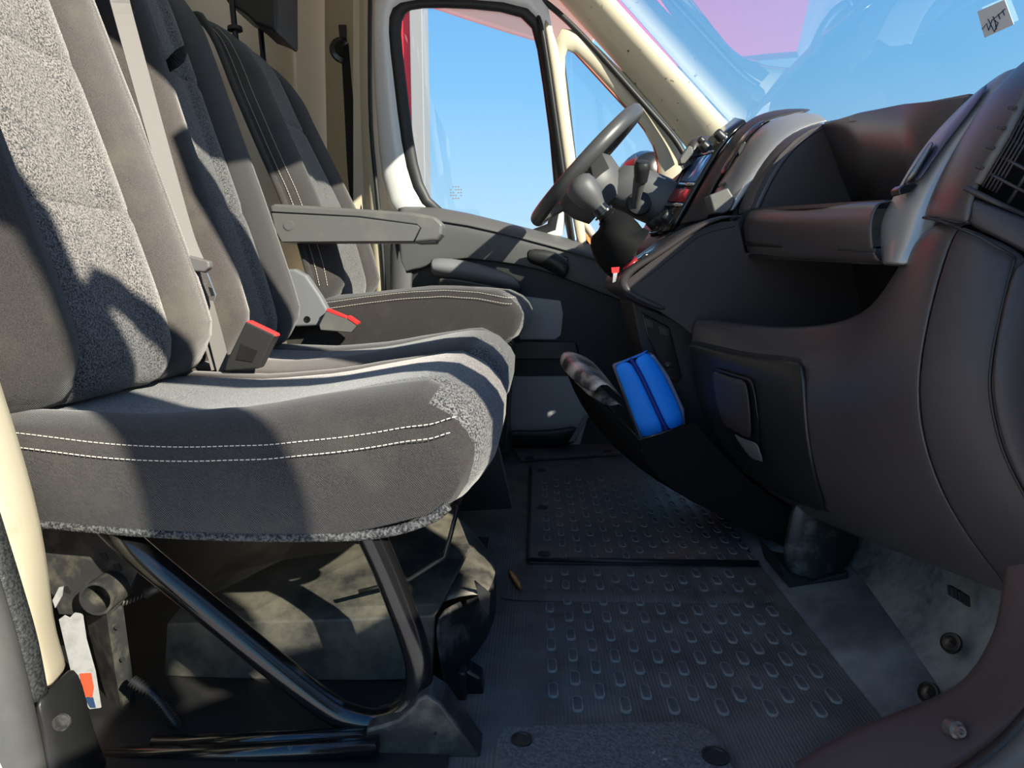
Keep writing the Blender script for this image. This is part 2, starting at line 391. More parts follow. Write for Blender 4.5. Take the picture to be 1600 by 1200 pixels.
# ---- windscreen
WS = lambda y, t: V((0.205 + 0.67 * t - 0.05 * abs(y) ** 2 * (1 - t), y, 1.475 - 0.72 * t - 0.012 * t * (1 - t)))
tt = [i / 8 for i in range(9)]; ys = [-0.88 + 1.76 * i / 10 for i in range(11)]
ws = sheet('window_1', [[WS(y, t) for y in ys] for t in tt], 'screen_glass', solid=0, sub=1)
tag(ws, 'wide raked windscreen with faint reflections above the dashboard', 'windscreen', kind=S)
# paper sticker on the windscreen with handwriting
def onws(px, py, lift=0.004):
    d = ray(px, py); a = WS(0, 0); b = WS(0, 1); t_ = (b - a).normalized(); n = V((-t_.z, 0, t_.x)).normalized()
    if n.x > 0: n = -n
    t = (a - CAM).dot(n) / d.dot(n); return CAM + d * t + n * lift
st = [onws(a, b, 0.007) for a, b in ((1533, 13), (1576, -6), (1590, 33), (1544, 54))]
so = put('paper_sticker', st + [p + V((0.0005, 0, 0.0005)) for p in st], [(0, 1, 2, 3), (4, 5, 6, 7), (0, 1, 5, 4), (1, 2, 6, 5), (2, 3, 7, 6), (3, 0, 4, 7)], 'sticker')
tag(so, 'small pale paper sticker with handwriting on the windscreen', 'sticker')
for ln in ([(1541, 40), (1548, 31), (1551, 42), (1556, 27)], [(1550, 24), (1556, 36), (1560, 44), (1566, 30), (1561, 26), (1563, 40)], [(1556, 26), (1566, 18), (1577, 8)], [(1558, 20), (1561, 28)], [(1566, 16), (1569, 24)], [(1573, 10), (1576, 18)]):
    tube('handwriting', [onws(a, b, 0.0076) for a, b in ln], 0.0007, 'ink', so, seg=5)
# ---- far (driver) door
yd = lambda py: 0.94 - max(0, 335 - py) / 335 * 0.07
D = lambda a, b, o=0.0: A(a, b, yd(b) + o)
dr = root('door_1', 'driver door on the far side with window, trim and storage pocket', 'door', S)
G = [(625, 45), (632, 20), (650, 12), (740, 14), (826, 24), (837, 60), (857, 200), (878, 385), (760, 350), (683, 329), (660, 290), (646, 220), (635, 120)]
Sl = [(609, 45), (614, 14), (640, 3), (740, 3), (836, 12), (849, 55), (868, 200), (892, 396), (760, 358), (676, 337), (648, 295), (631, 225), (619, 120)]
cgx, cgy = 745, 180
So = [(a + (6 if a > cgx else -6), b + (5 if b > cgy else -5)) for a, b in Sl]
Fr = [(583, 45), (583, -40), (640, -70), (740, -70), (850, -45), (866, 55), (886, 200), (908, 404), (760, 380), (650, 370), (601, 330), (590, 225), (584, 120)]
put('window_glass', [D(a, b, 0.012) for a, b in Sl], [tuple(range(len(Sl)))], 'side_glass', dr)
sheet('window_seal', [[D(a, b, 0.004) for a, b in G], [D(a, b, -0.008) for a, b in Sl], [D(a, b, 0.004) for a, b in So]], 'rubber', dr, solid=0.012, sub=1, closed=True)
sheet('window_frame', [[D(a, b, 0.002) for a, b in Sl], [D(a, b, -0.012) for a, b in [((p[0] + q[0]) / 2, (p[1] + q[1]) / 2) for p, q in zip(Sl, Fr)]], [D(a, b, 0.01) for a, b in Fr]], 'white_paint', dr, solid=0.014, sub=1, closed=True)
# divider post between window and quarter light
sheet('divider_post', [[D(a, b, 0.0) for a, b in ((834, 20), (846, 100), (866, 250), (890, 400))], [D(a, b, -0.018) for a, b in ((841, 20), (854, 100), (874, 250), (898, 400))], [D(a, b, -0.018) for a, b in ((846, 20), (860, 100), (880, 250), (904, 400))]], 'rubber', dr, solid=0.01)
sheet('divider_trim', [[D(a, b, -0.016) for a, b in ((846, 20), (860, 100), (880, 250), (903, 402))], [D(a, b, -0.022) for a, b in ((856, 30), (868, 100), (889, 250), (914, 402))], [D(a, b, -0.010) for a, b in ((870, 60), (882, 120), (898, 250), (922, 402))]], 'beige_plastic', dr, solid=0.01)
Q = [(880, 78), (893, 76), (950, 138), (1012, 208), (1027, 250), (1029, 300), (1024, 372), (1012, 388), (925, 388), (905, 300), (887, 150)]
Qo = [(858, 50), (893, 30), (972, 108), (1054, 198), (1082, 248), (1088, 300), (1080, 390), (1050, 408), (914, 406), (893, 300), (871, 150)]
put('quarter_glass', [D(a, b, 0.006) for a, b in Q], [tuple(range(len(Q)))], 'side_glass', dr)
sheet('quarter_surround', [[D(a, b, 0.0) for a, b in Q], [D(a, b, -0.014) for a, b in [((p[0] + q[0]) / 2, (p[1] + q[1]) / 2) for p, q in zip(Q, Qo)]], [D(a, b, 0.004) for a, b in Qo]], 'beige_plastic', dr, solid=0.012, sub=1, closed=True)
tube('quarter_seal', [D(a, b, -0.002) for a, b in ((893, 76), (950, 138), (1012, 208), (1027, 250), (1029, 300), (1025, 375))], 0.0045, 'red_lit_seal', dr, k=5)
tube('quarter_seal', [D(a, b, -0.002) for a, b in ((893, 76), (880, 80), (887, 150), (905, 300), (924, 388), (1014, 388))], 0.005, 'rubber', dr, k=5)
# faint maker's marks etched on the two panes
for cx_, cy_, hh in ((712, 300, 9), (967, 353, 7)):
    for r_ in range(5):
        for c_ in range(5):
            if (r_ * 3 + c_ * 5) % 4 == 0: continue
            a = cx_ - 9 + c_ * 4; b = cy_ - hh + r_ * 4.5
            prism('glass_mark', [D(a, b, 0.0045), D(a + 2.6, b, 0.0045), D(a + 2.6, b + 1.8, 0.0045), D(a, b + 1.8, 0.0045)], V((0, 0.0006, 0)), 'grey_clad', dr)
# door inner trim
DI = lambda a, b, o=0.0: A(a, b, 0.88 + o)
sheet('belt_trim', [[DI(a, b, 0.055) for a, b in ((618, 322), (690, 322), (770, 342), (860, 365), (960, 390), (1040, 415))],
                    [DI(a, b, 0.0) for a, b in ((618, 328), (690, 330), (770, 350), (860, 374), (950, 401), (1040, 430))],
                    [DI(a, b, -0.012) for a, b in ((618, 345), (690, 345), (770, 362), (860, 386), (940, 408), (1040, 445))]], 'door_grey', dr, solid=0.006)
sheet('upper_panel', [[DI(a, b, 0.012) for a, b in ((616, 330), (690, 334), (770, 351), (860, 375), (940, 397), (1060, 432))], [DI(a, b, -0.008) for a, b in ((616, 340), (690, 345), (770, 362), (860, 386), (940, 408), (1040, 445))],
                      [DI(a, b, -0.004) for a, b in ((616, 380), (690, 372), (770, 382), (850, 400), (920, 425), (1040, 470))],
                      [DI(a, b, 0.0) for a, b in ((618, 450), (690, 400), (770, 410), (840, 420), (890, 440), (1040, 500))]], 'door_grey', dr, solid=0.006)
ypoly('lower_panel', [(612, 440), (690, 398), (860, 410), (1060, 470), (1060, 720), (600, 720)], 0.895, 0.03, 'satin_black', dr)
sheet('door_edge', [[DI(a, b, 0.02) for a, b in ((608, 345), (610, 440), (606, 560))], [DI(a, b, -0.01) for a, b in ((622, 345), (622, 440), (618, 560))], [DI(a, b, 0.01) for a, b in ((650, 345), (645, 440), (640, 560))]], 'door_grey', dr, solid=0.006)
# pull handle recess
sheet('pull_handle', [[DI(a, b, -0.035) for a, b in ((822, 388), (850, 388), (885, 398), (893, 420))], [DI(a, b, -0.05) for a, b in ((822, 400), (846, 402), (872, 414), (884, 430))], [DI(a, b, -0.02) for a, b in ((824, 412), (845, 416), (866, 428), (882, 440))]], 'black_plastic', dr, solid=0.008)
ypoly('handle_recess', [(850, 392), (888, 402), (886, 428), (862, 424), (850, 410)], 0.868, 0.02, 'gloss_black', dr, 0.003)
# grey grab armrest
sheet('armrest', [[DI(a, b, -0.005) for a, b in ((672, 404), (700, 402), (760, 414), (806, 432))], [DI(a, b, -0.06) for a, b in ((671, 410), (700, 408), (760, 420), (812, 440))], [DI(a, b, -0.065) for a, b in ((672, 420), (700, 424), (760, 436), (817, 450))], [DI(a, b, -0.01) for a, b in ((674, 432), (700, 436), (760, 448), (818, 460))]], 'pale_grey', dr, solid=0.008)
sheet('armrest_underside', [[DI(a, b, -0.05) for a, b in ((674, 428), (740, 440), (815, 454))], [DI(a, b, -0.01) for a, b in ((680, 452), (740, 464), (800, 470))]], 'grey_plastic', dr, solid=0.006)
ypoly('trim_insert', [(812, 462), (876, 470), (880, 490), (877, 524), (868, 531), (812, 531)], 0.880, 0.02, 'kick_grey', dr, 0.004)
ypoly('door_rail', [(782, 533), (900, 535), (905, 556), (905, 562), (782, 562)], 0.868, 0.03, 'black_plastic', dr, 0.004)
ypoly('dark_slot', [(780, 562), (905, 562), (905, 588), (780, 588)], 0.889, 0.02, 'satin_black', dr)  # black strip between the door rail and the kick panel
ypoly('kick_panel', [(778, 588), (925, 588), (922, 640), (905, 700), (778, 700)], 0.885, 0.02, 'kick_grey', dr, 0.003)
# door pocket: a tray open at the top
sheet('door_pocket', [[A(a, b, 0.80) for a, b in ((770, 668), (840, 672), (880, 668), (908, 660))], [A(a, b, 0.80) for a, b in ((772, 700), (830, 704), (870, 704), (902, 692))], [A(a, b, 0.88) for a, b in ((774, 694), (830, 697), (868, 697), (898, 688))]], 'black_plastic', dr, solid=0.008)
ypoly('pocket_end', [(898, 690), (922, 648), (914, 648), (888, 692)], 0.79, 0.01, 'pale_grey', dr, 0.002)
# ---- far body pillars
sheet('trim_1', [[A(a, b, 0.90) for a, b in ((835, -40), (880, 10), (935, 70), (1005, 150), (1060, 215), (1082, 248))],
                 [A(a, b, 0.855) for a, b in ((868, -40), (910, 10), (962, 65), (1032, 145), (1080, 200), (1100, 232))],
                 [A(a, b, 0.80) for a, b in ((920, -40), (955, 0), (1000, 50), (1070, 125), (1128, 190), (1150, 212))],
                 [A(a, b, 0.84) for a, b in ((926, -40), (961, 0), (1006, 50), (1076, 125), (1134, 190), (1156, 212))]], 'beige_spotted', solid=0.01)
tag(bpy.data.objects['trim_1'], 'cream windscreen pillar trim with dark specks beside far quarter window', 'pillar trim', kind=S)
ap = bpy.data.objects['trim_1']
tube('pillar_seal', [A(a, b, 0.875) for a, b in ((820, -20), (870, 18), (925, 72), (1000, 156), (1050, 213), (1070, 244))], 0.009, 'rubber', ap, k=5)
rows = [[A(a, b, 0.93) for a, b in ((572, -80), (576, 60), (580, 200), (590, 330), (600, 460), (604, 560))],
        [A(a, b, 0.945) for a, b in ((566, -80), (566, 60), (566, 200), (574, 330), (582, 460), (588, 560))],
        [A(a, b, 1.18) for a, b in ((536, -80), (537, 60), (540, 200), (545, 330), (552, 460), (560, 560))],
        [A(a, b, 1.38) for a, b in ((505, -80), (506, 60), (509, 200), (512, 330), (518, 460), (525, 560))]]
bp_ = sheet('trim_2', rows, 'beige_plastic', solid=0.01)
tag(bp_, 'cream door pillar trim behind the driver seat', 'pillar trim', kind=S)
tube('door_gasket', [A(a, b, 0.925) for a, b in ((580, -60), (578, 60), (580, 200), (592, 330), (601, 440), (606, 560))], 0.007, 'rubber', bp_, k=4)
ypoly('door_jamb', [(552, -80), (604, -80), (606, 200), (618, 330), (628, 560), (552, 560)], 0.972, 0.01, 'beige_plastic', bp_)
# filler wall behind the pillar and the far body side under the window
tag(box('wall_left', (-0.96, 1.40, -0.03), (-0.60, 1.44, 1.86), 'beige_panel'), 'beige body side behind the far door pillar', 'wall', kind=S)
# ---- near door opening: rear pillar trim with seals (bottom left) and step trim
rows = [[A(a, b, -0.655) for a, b in ((-40, 470), (-12, 560), (14, 640), (40, 725), (62, 810), (76, 900), (80, 960), (92, 1010), (106, 1046))],
        [A(a, b, -0.70) for a, b in ((-60, 490), (-35, 580), (-8, 660), (20, 750), (42, 830), (58, 910), (66, 970), (78, 1020), (92, 1060))],
        [A(a, b, -0.74) for a, b in ((-105, 520), (-80, 620), (-48, 710), (-18, 800), (6, 880), (26, 950), (42, 1000), (56, 1045), (72, 1085))]]
tall = lambda r: [r[0] + V((-0.11, -0.02, 1.05)), r[0] + V((-0.08, -0.01, 0.5))] + r
rows = [tall(r) for r in rows]
np_ = sheet('trim_3', rows, 'beige_plastic', solid=0.008); tag(np_, 'cream pillar trim strip at the near door opening beside seat', 'pillar trim', kind=S)
tube('door_gasket', tall([A(a, b, -0.765) for a, b in ((-125, 540), (-88, 640), (-50, 750), (-18, 850), (10, 940), (30, 1010), (46, 1090))]), 0.016, 'rubber_worn', np_, k=5)
tube('outer_gasket', tall([A(a, b, -0.80) for a, b in ((-150, 640), (-100, 760), (-62, 880), (-30, 980), (-8, 1060), (14, 1150), (30, 1230))]), 0.024, 'grey_seal', np_, k=5)
ypoly('body_edge', [(-300, 600), (-200, 760), (-160, 900), (-110, 1000), (-60, 1090), (-5, 1240), (-300, 1240)], -0.835, 0.02, 'white_paint', np_, 0.004)
rows = [[A(a, b, -0.665) for a, b in ((108, 1040), (124, 1048), (136, 1090), (146, 1140), (168, 1190), (200, 1250))],
        [A(a, b, -0.72) for a, b in ((84, 1070), (98, 1090), (110, 1130), (120, 1180), (130, 1220), (150, 1280))],
        [A(a, b, -0.75) for a, b in ((52, 1095), (56, 1120), (62, 1150), (68, 1190), (76, 1230), (84, 1290))]]
tr4 = sheet('trim_4', rows, 'black_plastic', solid=0.008); tag(tr4, 'black step trim at the foot of near cream pillar', 'step trim', kind=S)
lathe('screw_cover', A(97, 1128, -0.735), (0.2, -1, 0.2), [(0, 0.009), (0.003, 0.0085), (0.0035, 0.004)], 'dusty_plastic', tr4)
# ---- sill trim at the front foot of the near door opening (bottom right)
TE = ((1130, 1262), (1215, 1205), (1266, 1169), (1319, 1141), (1375, 1116), (1431, 1097), (1475, 1078), (1506, 1058), (1533, 1028), (1552, 992), (1564, 962), (1572, 920), (1580, 820))
rows = [[A(a, b, -0.63) + V((0, 0, -0.02)) for a, b in TE], [A(a, b, -0.64) for a, b in TE],
        [A(a, b, -0.665) for a, b in ((1160, 1290), (1245, 1235), (1296, 1200), (1350, 1172), (1406, 1148), (1462, 1128), (1508, 1106), (1542, 1082), (1572, 1048), (1594, 1006), (1608, 970), (1620, 925), (1630, 820))],
        [A(a, b, -0.72) for a, b in ((1250, 1340), (1340, 1290), (1400, 1255), (1450, 1228), (1500, 1200), (1550, 1165), (1590, 1130), (1620, 1095), (1645, 1055), (1670, 1010), (1690, 970), (1710, 920), (1730, 820))]]
t5 = sheet('trim_5', rows, 'sill_plastic', solid=0.008); tag(t5, 'dark warm-tinted plastic sill trim curving under the near dashboard end', 'sill trim', kind=S)
lathe('bolt', A(1494, 1140, -0.697), (0.1, -1, 0.35), [(-0.01, 0.009), (0.002, 0.009), (0.003, 0.006), (0.008, 0.0056), (0.008, 0.003), (0.005, 0.003)], 'bolt', t5, seg=18)
tube('sill_gasket', [A(a, b, -0.74) for a, b in ((1330, 1310), (1470, 1232), (1550, 1184), (1620, 1110), (1690, 1010))], 0.009, 'rubber', t5, k=5)
tube('sill_gasket', [A(a, b, -0.765) for a, b in ((1390, 1310), (1500, 1245), (1580, 1195), (1650, 1120), (1720, 1030))], 0.013, 'grey_seal', t5, k=5)
# near windscreen pillar (out of frame, shades the seats)
rows = [[V((0.96, -0.84, 0.74)), V((0.66, -0.82, 1.06)), V((0.44, -0.82, 1.27)), V((0.22, -0.82, 1.48))],
        [V((0.90, -0.96, 0.70)), V((0.54, -0.97, 1.01)), V((0.29, -0.95, 1.23)), V((0.06, -0.91, 1.47))]]
tag(sheet('trim_6', rows, 'beige_plastic', solid=0.03), 'cream windscreen pillar at the near door opening', 'pillar trim', kind=S)
# near door, standing open on its front hinge (its window frame shades the bench)
PHI = math.radians(69); HX, HY = 0.62, -0.93
def OD(p):
    dx_ = p.x - HX; dy_ = -(p.y - 0.93)
    return V((HX + dx_ * math.cos(PHI) - dy_ * math.sin(PHI), HY + dx_ * math.sin(PHI) + dy_ * math.cos(PHI), p.z))
d2 = root('door_2', 'near passenger door standing open beside the camera', 'door', S, loc=(HX, HY, 0))
put('window_glass', [OD(D(a, b, 0.012)) for a, b in Sl], [tuple(range(len(Sl)))], 'side_glass', d2)
sheet('window_frame', [[OD(D(a, b, 0.0)) for a, b in G], [OD(D(a, b, -0.012)) for a, b in Sl], [OD(D(a, b, 0.01)) for a, b in Fr]], 'white_paint', d2, solid=0.03, sub=1, closed=True)
put('quarter_glass', [OD(D(a, b, 0.006)) for a, b in Q], [tuple(range(len(Q)))], 'side_glass', d2)
sheet('quarter_surround', [[OD(D(a, b, 0.0)) for a, b in Q], [OD(D(a, b, 0.004)) for a, b in Qo]], 'beige_plastic', d2, solid=0.03, sub=1, closed=True)
sheet('divider_post', [[OD(D(a, b)) for a, b in ((834, 20), (846, 100), (866, 250), (890, 400))], [OD(D(a, b, -0.01)) for a, b in ((900, 90), (910, 150), (928, 270), (945, 402))]], 'rubber', d2, solid=0.03)
prism('door_panel', [OD(A(a, b, 0.93)) for a, b in ((600, 330), (690, 325), (860, 368), (960, 395), (1140, 430), (1140, 640), (1120, 740), (590, 740))], OD(V((0, 0.93, 0))) * 0 + V((math.sin(PHI) * 0.06, -math.cos(PHI) * 0.06, 0)), 'door_grey', d2, 0.01)
tag(box('wall_right_front', (0.60, -0.97, -0.6), (1.15, -0.93, 1.04), 'white_paint', None, 0.01), 'white body side ahead of the near door opening', 'wall', kind=S)
tag(box('wall_right', (-1.0, -0.98, -0.6), (-0.62, -0.86, 1.86), 'white_paint', None, 0.01), 'white body side behind the near door opening', 'wall', kind=S)
# ---- outside
gz = -0.80
gr = put('ground', [V((-30, -30, gz)), V((30, -30, gz)), V((30, 30, gz)), V((-30, 30, gz))], [(0, 1, 2, 3)], 'asphalt'); tag(gr, 'grey yard paving outside the van', 'ground', kind=S)
bl = root('red_building', 'red clad building wall seen through far window', 'building', loc=(-4, 5.6, gz))
xe = A(644, 150, 5.6).x
box('wall_cladding', (-14.0, 5.6, gz), (xe, 5.9, 9.0), 'red_wall', bl)
xe2 = A(664, 150, 5.6).x
box('corner_post', (xe, 5.52, gz), (xe2, 5.9, 9.0), 'grey_clad', bl, 0.01)
ob = root('delivery_truck', 'distant orange low vehicle seen through the far window', 'vehicle', loc=(6, 24, gz))
box('orange_body', (A(905, 370, 24).x, 24, gz + 0.5), (A(1120, 370, 24).x, 26, A(1000, 364, 24).z), 'orange_paint', ob, 0.1)
box('chassis', (A(915, 370, 24).x, 24.1, gz + 0.15), (A(1110, 370, 24).x, 25.8, gz + 0.5), 'satin_black', ob, 0.05)
# far door mirror seen through the quarter window
mr = root('door_mirror', 'black shell door mirror outside far quarter window', 'mirror', loc=A(1012, 285, 1.12))
lathe('mirror_shell', A(1024, 275, 1.08), (-0.25, 1, 0), [(0, 0.05), (0.02, 0.085), (0.08, 0.10), (0.16, 0.09), (0.2, 0.05)], 'gloss_black', mr)
tube('mirror_arm', [A(1040, 330, 0.97), A(1035, 300, 1.05), A(1020, 285, 1.12)], 0.025, 'black_plastic', mr)
# ================================================================== SEATS
def smoothstep(a, b, x):
    t = max(0, min(1, (x - a) / (b - a))); return t * t * (3 - 2 * t)
def split_put(groups, verts, parent):
    """groups: {key: (name, mat, [faces], label)} -> one mesh per key"""
    out = {}
    for key, (name, m, faces, lab) in groups.items():
        ids = sorted({i for f in faces for i in f}); mp = {i: k for k, i in enumerate(ids)}
        o = put(name, [verts[i] for i in ids], [tuple(mp[i] for i in f) for f in faces], m, parent, True)
        if lab: o['label'] = lab
        out[key] = o
    return out
def cushion(parent, y0, y1, dx, dz, near_edge=True, seam=0.105, front=0.0, edge=None, mid=None):
    W = y1 - y0
    es = sorted({0, 0.004, 0.012, 0.025, 0.04, 0.052, seam - 0.004, seam, seam + 0.004, seam + 0.02, 0.09, 0.12, 0.15, 0.18, W / 2})
    es = [e for e in es if e <= W / 2 + 1e-6]
    cols = [y0 + e for e in es] + [y1 - e for e in reversed(es[:-1])]
    edge_top = [(-0.66, 0.392), (-0.60, 0.388), (-0.48, 0.374), (-0.40, 0.371), (-0.30, 0.375), (-0.20, 0.386), (-0.14, 0.397), (-0.10, 0.402)]
    mid_top = [(-0.66, 0.396), (-0.58, 0.394), (-0.45, 0.390), (-0.32, 0.402), (-0.22, 0.424), (-0.16, 0.437), (-0.12, 0.440), (-0.09, 0.434)]
    edge_top = edge or edge_top; mid_top = mid or mid_top
    xs = [-0.66, -0.62, -0.58, -0.54, -0.50, -0.46, -0.42, -0.38, -0.34, -0.30, -0.26, -0.22, -0.18, -0.145, -0.115]
    verts = []; cnt = None
    for y in cols:
        e = min(y - y0, y1 - y); rnd = 1 - max(0, 1 - e / 0.05) ** 2
        rnd = math.sqrt(max(0, 1 - max(0, 1 - e / 0.055) ** 2))
        bol = math.exp(-((e - seam * 0.6) / 0.03) ** 2)
        seamdip = math.exp(-((e - seam) / 0.004) ** 2) * 0.005
        loop = []; fx = -0.058 - 0.026 * (1 - rnd) + 0.014 * smoothstep(0.03, 0.14, e) + front
        for x in xs:
            if x > -0.34: x = -0.34 + (x + 0.34) * ((fx - 0.066 + 0.34) / (xs[-1] + 0.34))
            zt = interp(edge_top, x) * (1 - rnd) + (interp(mid_top, x) + 0.008 * bol * smoothstep(-0.15, -0.3, x)) * rnd - seamdip
            loop.append(V((x, y, zt)))
        zt = loop[-1].z
        for fxx, fz in ((-0.052, zt - 0.006), (-0.028, zt - 0.018), (-0.010, zt - 0.036), (0.0, zt - 0.055), (-0.002, min(0.35, zt - 0.068)), (-0.008, min(0.328, zt - 0.080)), (-0.022, 0.306), (-0.052, 0.288), (-0.10, 0.275)):
            loop.append(V((fx + fxx, y, fz)))
        for x, z in ((-0.24, 0.264), (-0.34, 0.263), (-0.44, 0.266), (-0.54, 0.273), (-0.66, 0.284)):
            loop.append(V((x, y, z)))
        cnt = len(loop); verts += loop
    verts = [v + V((dx, 0, dz)) for v in verts]
    n = cnt; nt_ = len(xs) + 7
    g = {'ins': ('insert', 'insert_cloth', [], 'speckled grey cloth'), 'near': ('bolster', 'twill_cloth', [], None), 'far': ('bolster', 'twill_cloth', [], None), 'und': ('underside', 'felt', [], None)}
    for i in range(len(cols) - 1):
        ym = (cols[i] + cols[i + 1]) / 2; e = min(ym - y0, y1 - ym)
        for j in range(n):
            k = (j + 1) % n; f = (i * n + j, (i + 1) * n + j, (i + 1) * n + k, i * n + k)
            if j >= nt_: key = 'und'
            elif e > seam or (j >= len(xs) and e > 0.012): key = 'ins'
            else: key = 'near' if ym < (y0 + y1) / 2 else 'far'
            g[key][2].append(f)
    # side faces, slightly puffed: a grid between the upper and the lower edge
    nu = len(xs) + 4; nl = n - nu
    for side, base in ((-1, 0), (1, (len(cols) - 1) * n)):
        up_ids = list(range(base, base + nu)); low = [verts[base + j] for j in range(n - 1, nu - 1, -1)]
        L = [0]
        for p, q in zip(low, low[1:]): L.append(L[-1] + (q - p).length)
        LU = [0]
        for i in range(nu - 1): LU.append(LU[-1] + (verts[up_ids[i + 1]] - verts[up_ids[i]]).length)
        upp = [verts[i] for i in up_ids]
        def at_(P, LL_, t):
            d = t * LL_[-1]
            for i in range(len(LL_) - 1):
                if d <= LL_[i + 1] + 1e-9: return P[i].lerp(P[i + 1], max(0, d - LL_[i]) / max(1e-9, LL_[i + 1] - LL_[i]))
            return P[-1]
        TT = sorted({round(v_ / LU[-1], 6) for v_ in LU} | {round(v_ / L[-1], 6) for v_ in L})
        prev = None
        for q in (0.0, 0.05, 0.12, 0.22, 0.36, 0.5, 0.64, 0.78, 0.9, 1.0):
            st_ = len(verts)
            for t in TT:
                p = at_(upp, LU, t).lerp(at_(low, L, t), q)
                verts.append(p + V((0, side * 0.008 * math.sin(math.pi * q) ** 0.7 * (1 - min(1, t) ** 6), 0)))
            cur = list(range(st_, st_ + len(TT)))
            if prev:
                for i in range(len(TT) - 1): g['near' if side < 0 else 'far'][2].append((prev[i], prev[i + 1], cur[i + 1], cur[i]))
            prev = cur
    split_put(g, verts, parent)
    # stitching: two dashed lines on the near upper edge
    if near_edge:
        path = [V((x + dx, y0 - 0.0030, interp(edge_top, x) - 0.003 + dz)) for x in xs] + [V((-0.098 + dx + front, y0 + 0.001, 0.402 + dz)), V((-0.088 + dx + front, y0 + 0.006, 0.404 + dz))]
        p2 = [V((p.x, y0 - (0.0085 if i < len(xs) else 0.005), p.z - 0.015)) for i, p in enumerate(path)]
        dashes('stitching', [path, p2], 'thread', parent)
    # fuzzy felt hem along the bottom
    hem = [V((x + dx, y0 + 0.002, z + dz)) for x, z in ((-0.66, 0.283), (-0.54, 0.272), (-0.44, 0.265), (-0.34, 0.262), (-0.24, 0.263), (-0.19, 0.266), (-0.15, 0.274), (-0.115, 0.288), (-0.098, 0.302))]
    tube('felt_hem', hem, 0.006, 'felt', parent, seg=8, k=4)

def backrest(parent, y0, y1, prof, thick, seams, seam=(0.10, 0.10), taper=0.16, stitch=False, bol=0.035, far_pull=0.0):
    """prof: [(z, xfront)] bottom to top; seams: heights of cross seams"""
    W = y1 - y0; yc = (y0 + y1) / 2
    half = lambda sm: sorted({0, 0.004, 0.014, 0.03, 0.045, 0.06, sm - 0.005, sm, sm + 0.005, sm + 0.03, 0.085, 0.11, 0.19, W / 2})
    cols = [e - W / 2 for e in half(seam[0])] + [W / 2 - e for e in reversed(half(seam[1])[:-1])]
    sm_at = lambda c: seam[0] if c < 0 else seam[1]
    z0, z1 = prof[0][0], prof[-1][0]
    zz = [z0 + (z1 - z0) * t for t in [0, 0.012, 0.03] + [0.05 + 0.9 * i / 30 for i in range(31)] + [0.965, 0.98, 0.992, 1.0]]
    for s in seams: zz += [s - 0.004, s, s + 0.004]
    zz = sorted(set(zz)); verts = []; n = 0
    def pt(z, c, back=False):
        h = (z - z0) / (z1 - z0); k = 1 - taper * smoothstep(0.35, 1.0, h) - 0.05 * smoothstep(0.12, 0.0, h)
        e = W / 2 - abs(c); x = interp(prof, z); sm = sm_at(c)
        rr = math.sqrt(max(0, 1 - max(0, 1 - e / 0.06) ** 2))
        tb = math.sqrt(max(0, 1 - max(0, 1 - h / 0.10) ** 2)); tp = math.sqrt(max(0, 1 - max(0, 1 - (1 - h) / 0.09) ** 2))
        if back: return V((x - thick + 0.02 * (1 - rr), yc + c * k, z))
        f = bol * math.exp(-((e - sm * 0.55) / (sm * 0.35)) ** 2) * smoothstep(0, 0.12, h) * smoothstep(1.0, 0.8, h)
        f -= 0.006 * math.exp(-((e - sm) / 0.004) ** 2)
        if e > sm:
            for s in seams: f -= 0.005 * math.exp(-((z - s) / 0.005) ** 2)
            f += 0.008 * math.sin(math.pi * min(1, (e - sm) / (W / 2 - sm)))
        return V((x - 0.045 * (1 - rr) - 0.04 * (1 - tb) - 0.055 * (1 - tp) + f, yc + c * k, z))
    for c in cols:
        loop = [pt(z, c) for z in zz] + [pt(z, c, True) for z in reversed(zz)]
        n = len(loop); verts += loop
    m = len(zz)
    bounds = [z0 - 1] + sorted(seams) + [z1 + 1]
    g = {'near': ('bolster', 'twill_cloth', [], None), 'far': ('bolster', 'twill_cloth', [], None), 'shell': ('back_shell', 'twill_cloth', [], None)}
    for b in range(len(bounds) - 1): g['i%d' % b] = ('insert_panel', 'insert_cloth', [], 'speckled grey cloth')
    for i in range(len(cols) - 1):
        cm = (cols[i] + cols[i + 1]) / 2; e = W / 2 - abs(cm)
        for j in range(n):
            k = (j + 1) % n; f = (i * n + j, (i + 1) * n + j, (i + 1) * n + k, i * n + k)
            if j >= m - 1: key = 'shell'
            elif e < sm_at(cm): key = 'near' if cm < 0 else 'far'
            else:
                zm = (zz[j] + zz[j + 1]) / 2; key = 'i%d' % [b for b in range(len(bounds) - 1) if bounds[b] < zm <= bounds[b + 1]][0]
            g[key][2].append(f)
    for side, base in ((-1, 0), (1, (len(cols) - 1) * n)):
        prev = list(range(base, base + n)); st_ = len(verts)
        for j in range(n):
            p = verts[base + j]; zi = zz[j] if j < m else zz[n - 1 - j]; xm = interp(prof, zi) - thick / 2 - 0.02
            verts.append(V((xm + (p.x - xm) * 0.55, p.y + side * 0.012, p.z)))
        for j in range(n):
            k = (j + 1) % n; g['near' if side < 0 else 'far'][2].append((prev[j], prev[k], st_ + k, st_ + j))
        for j in range(m - 1):
            g['near' if side < 0 else 'far'][2].append((st_ + j, st_ + j + 1, st_ + n - 2 - j, st_ + n - 1 - j))
    split_put(g, verts, parent)
    if stitch:
        ls = []
        for d in (0.006, 0.018):
            ls.append([pt(z, -W / 2 + d) + V((0.0015, -0.0035, 0)) for z in zz[4:-2:2]])
        dashes('stitching', ls, 'thread', parent)

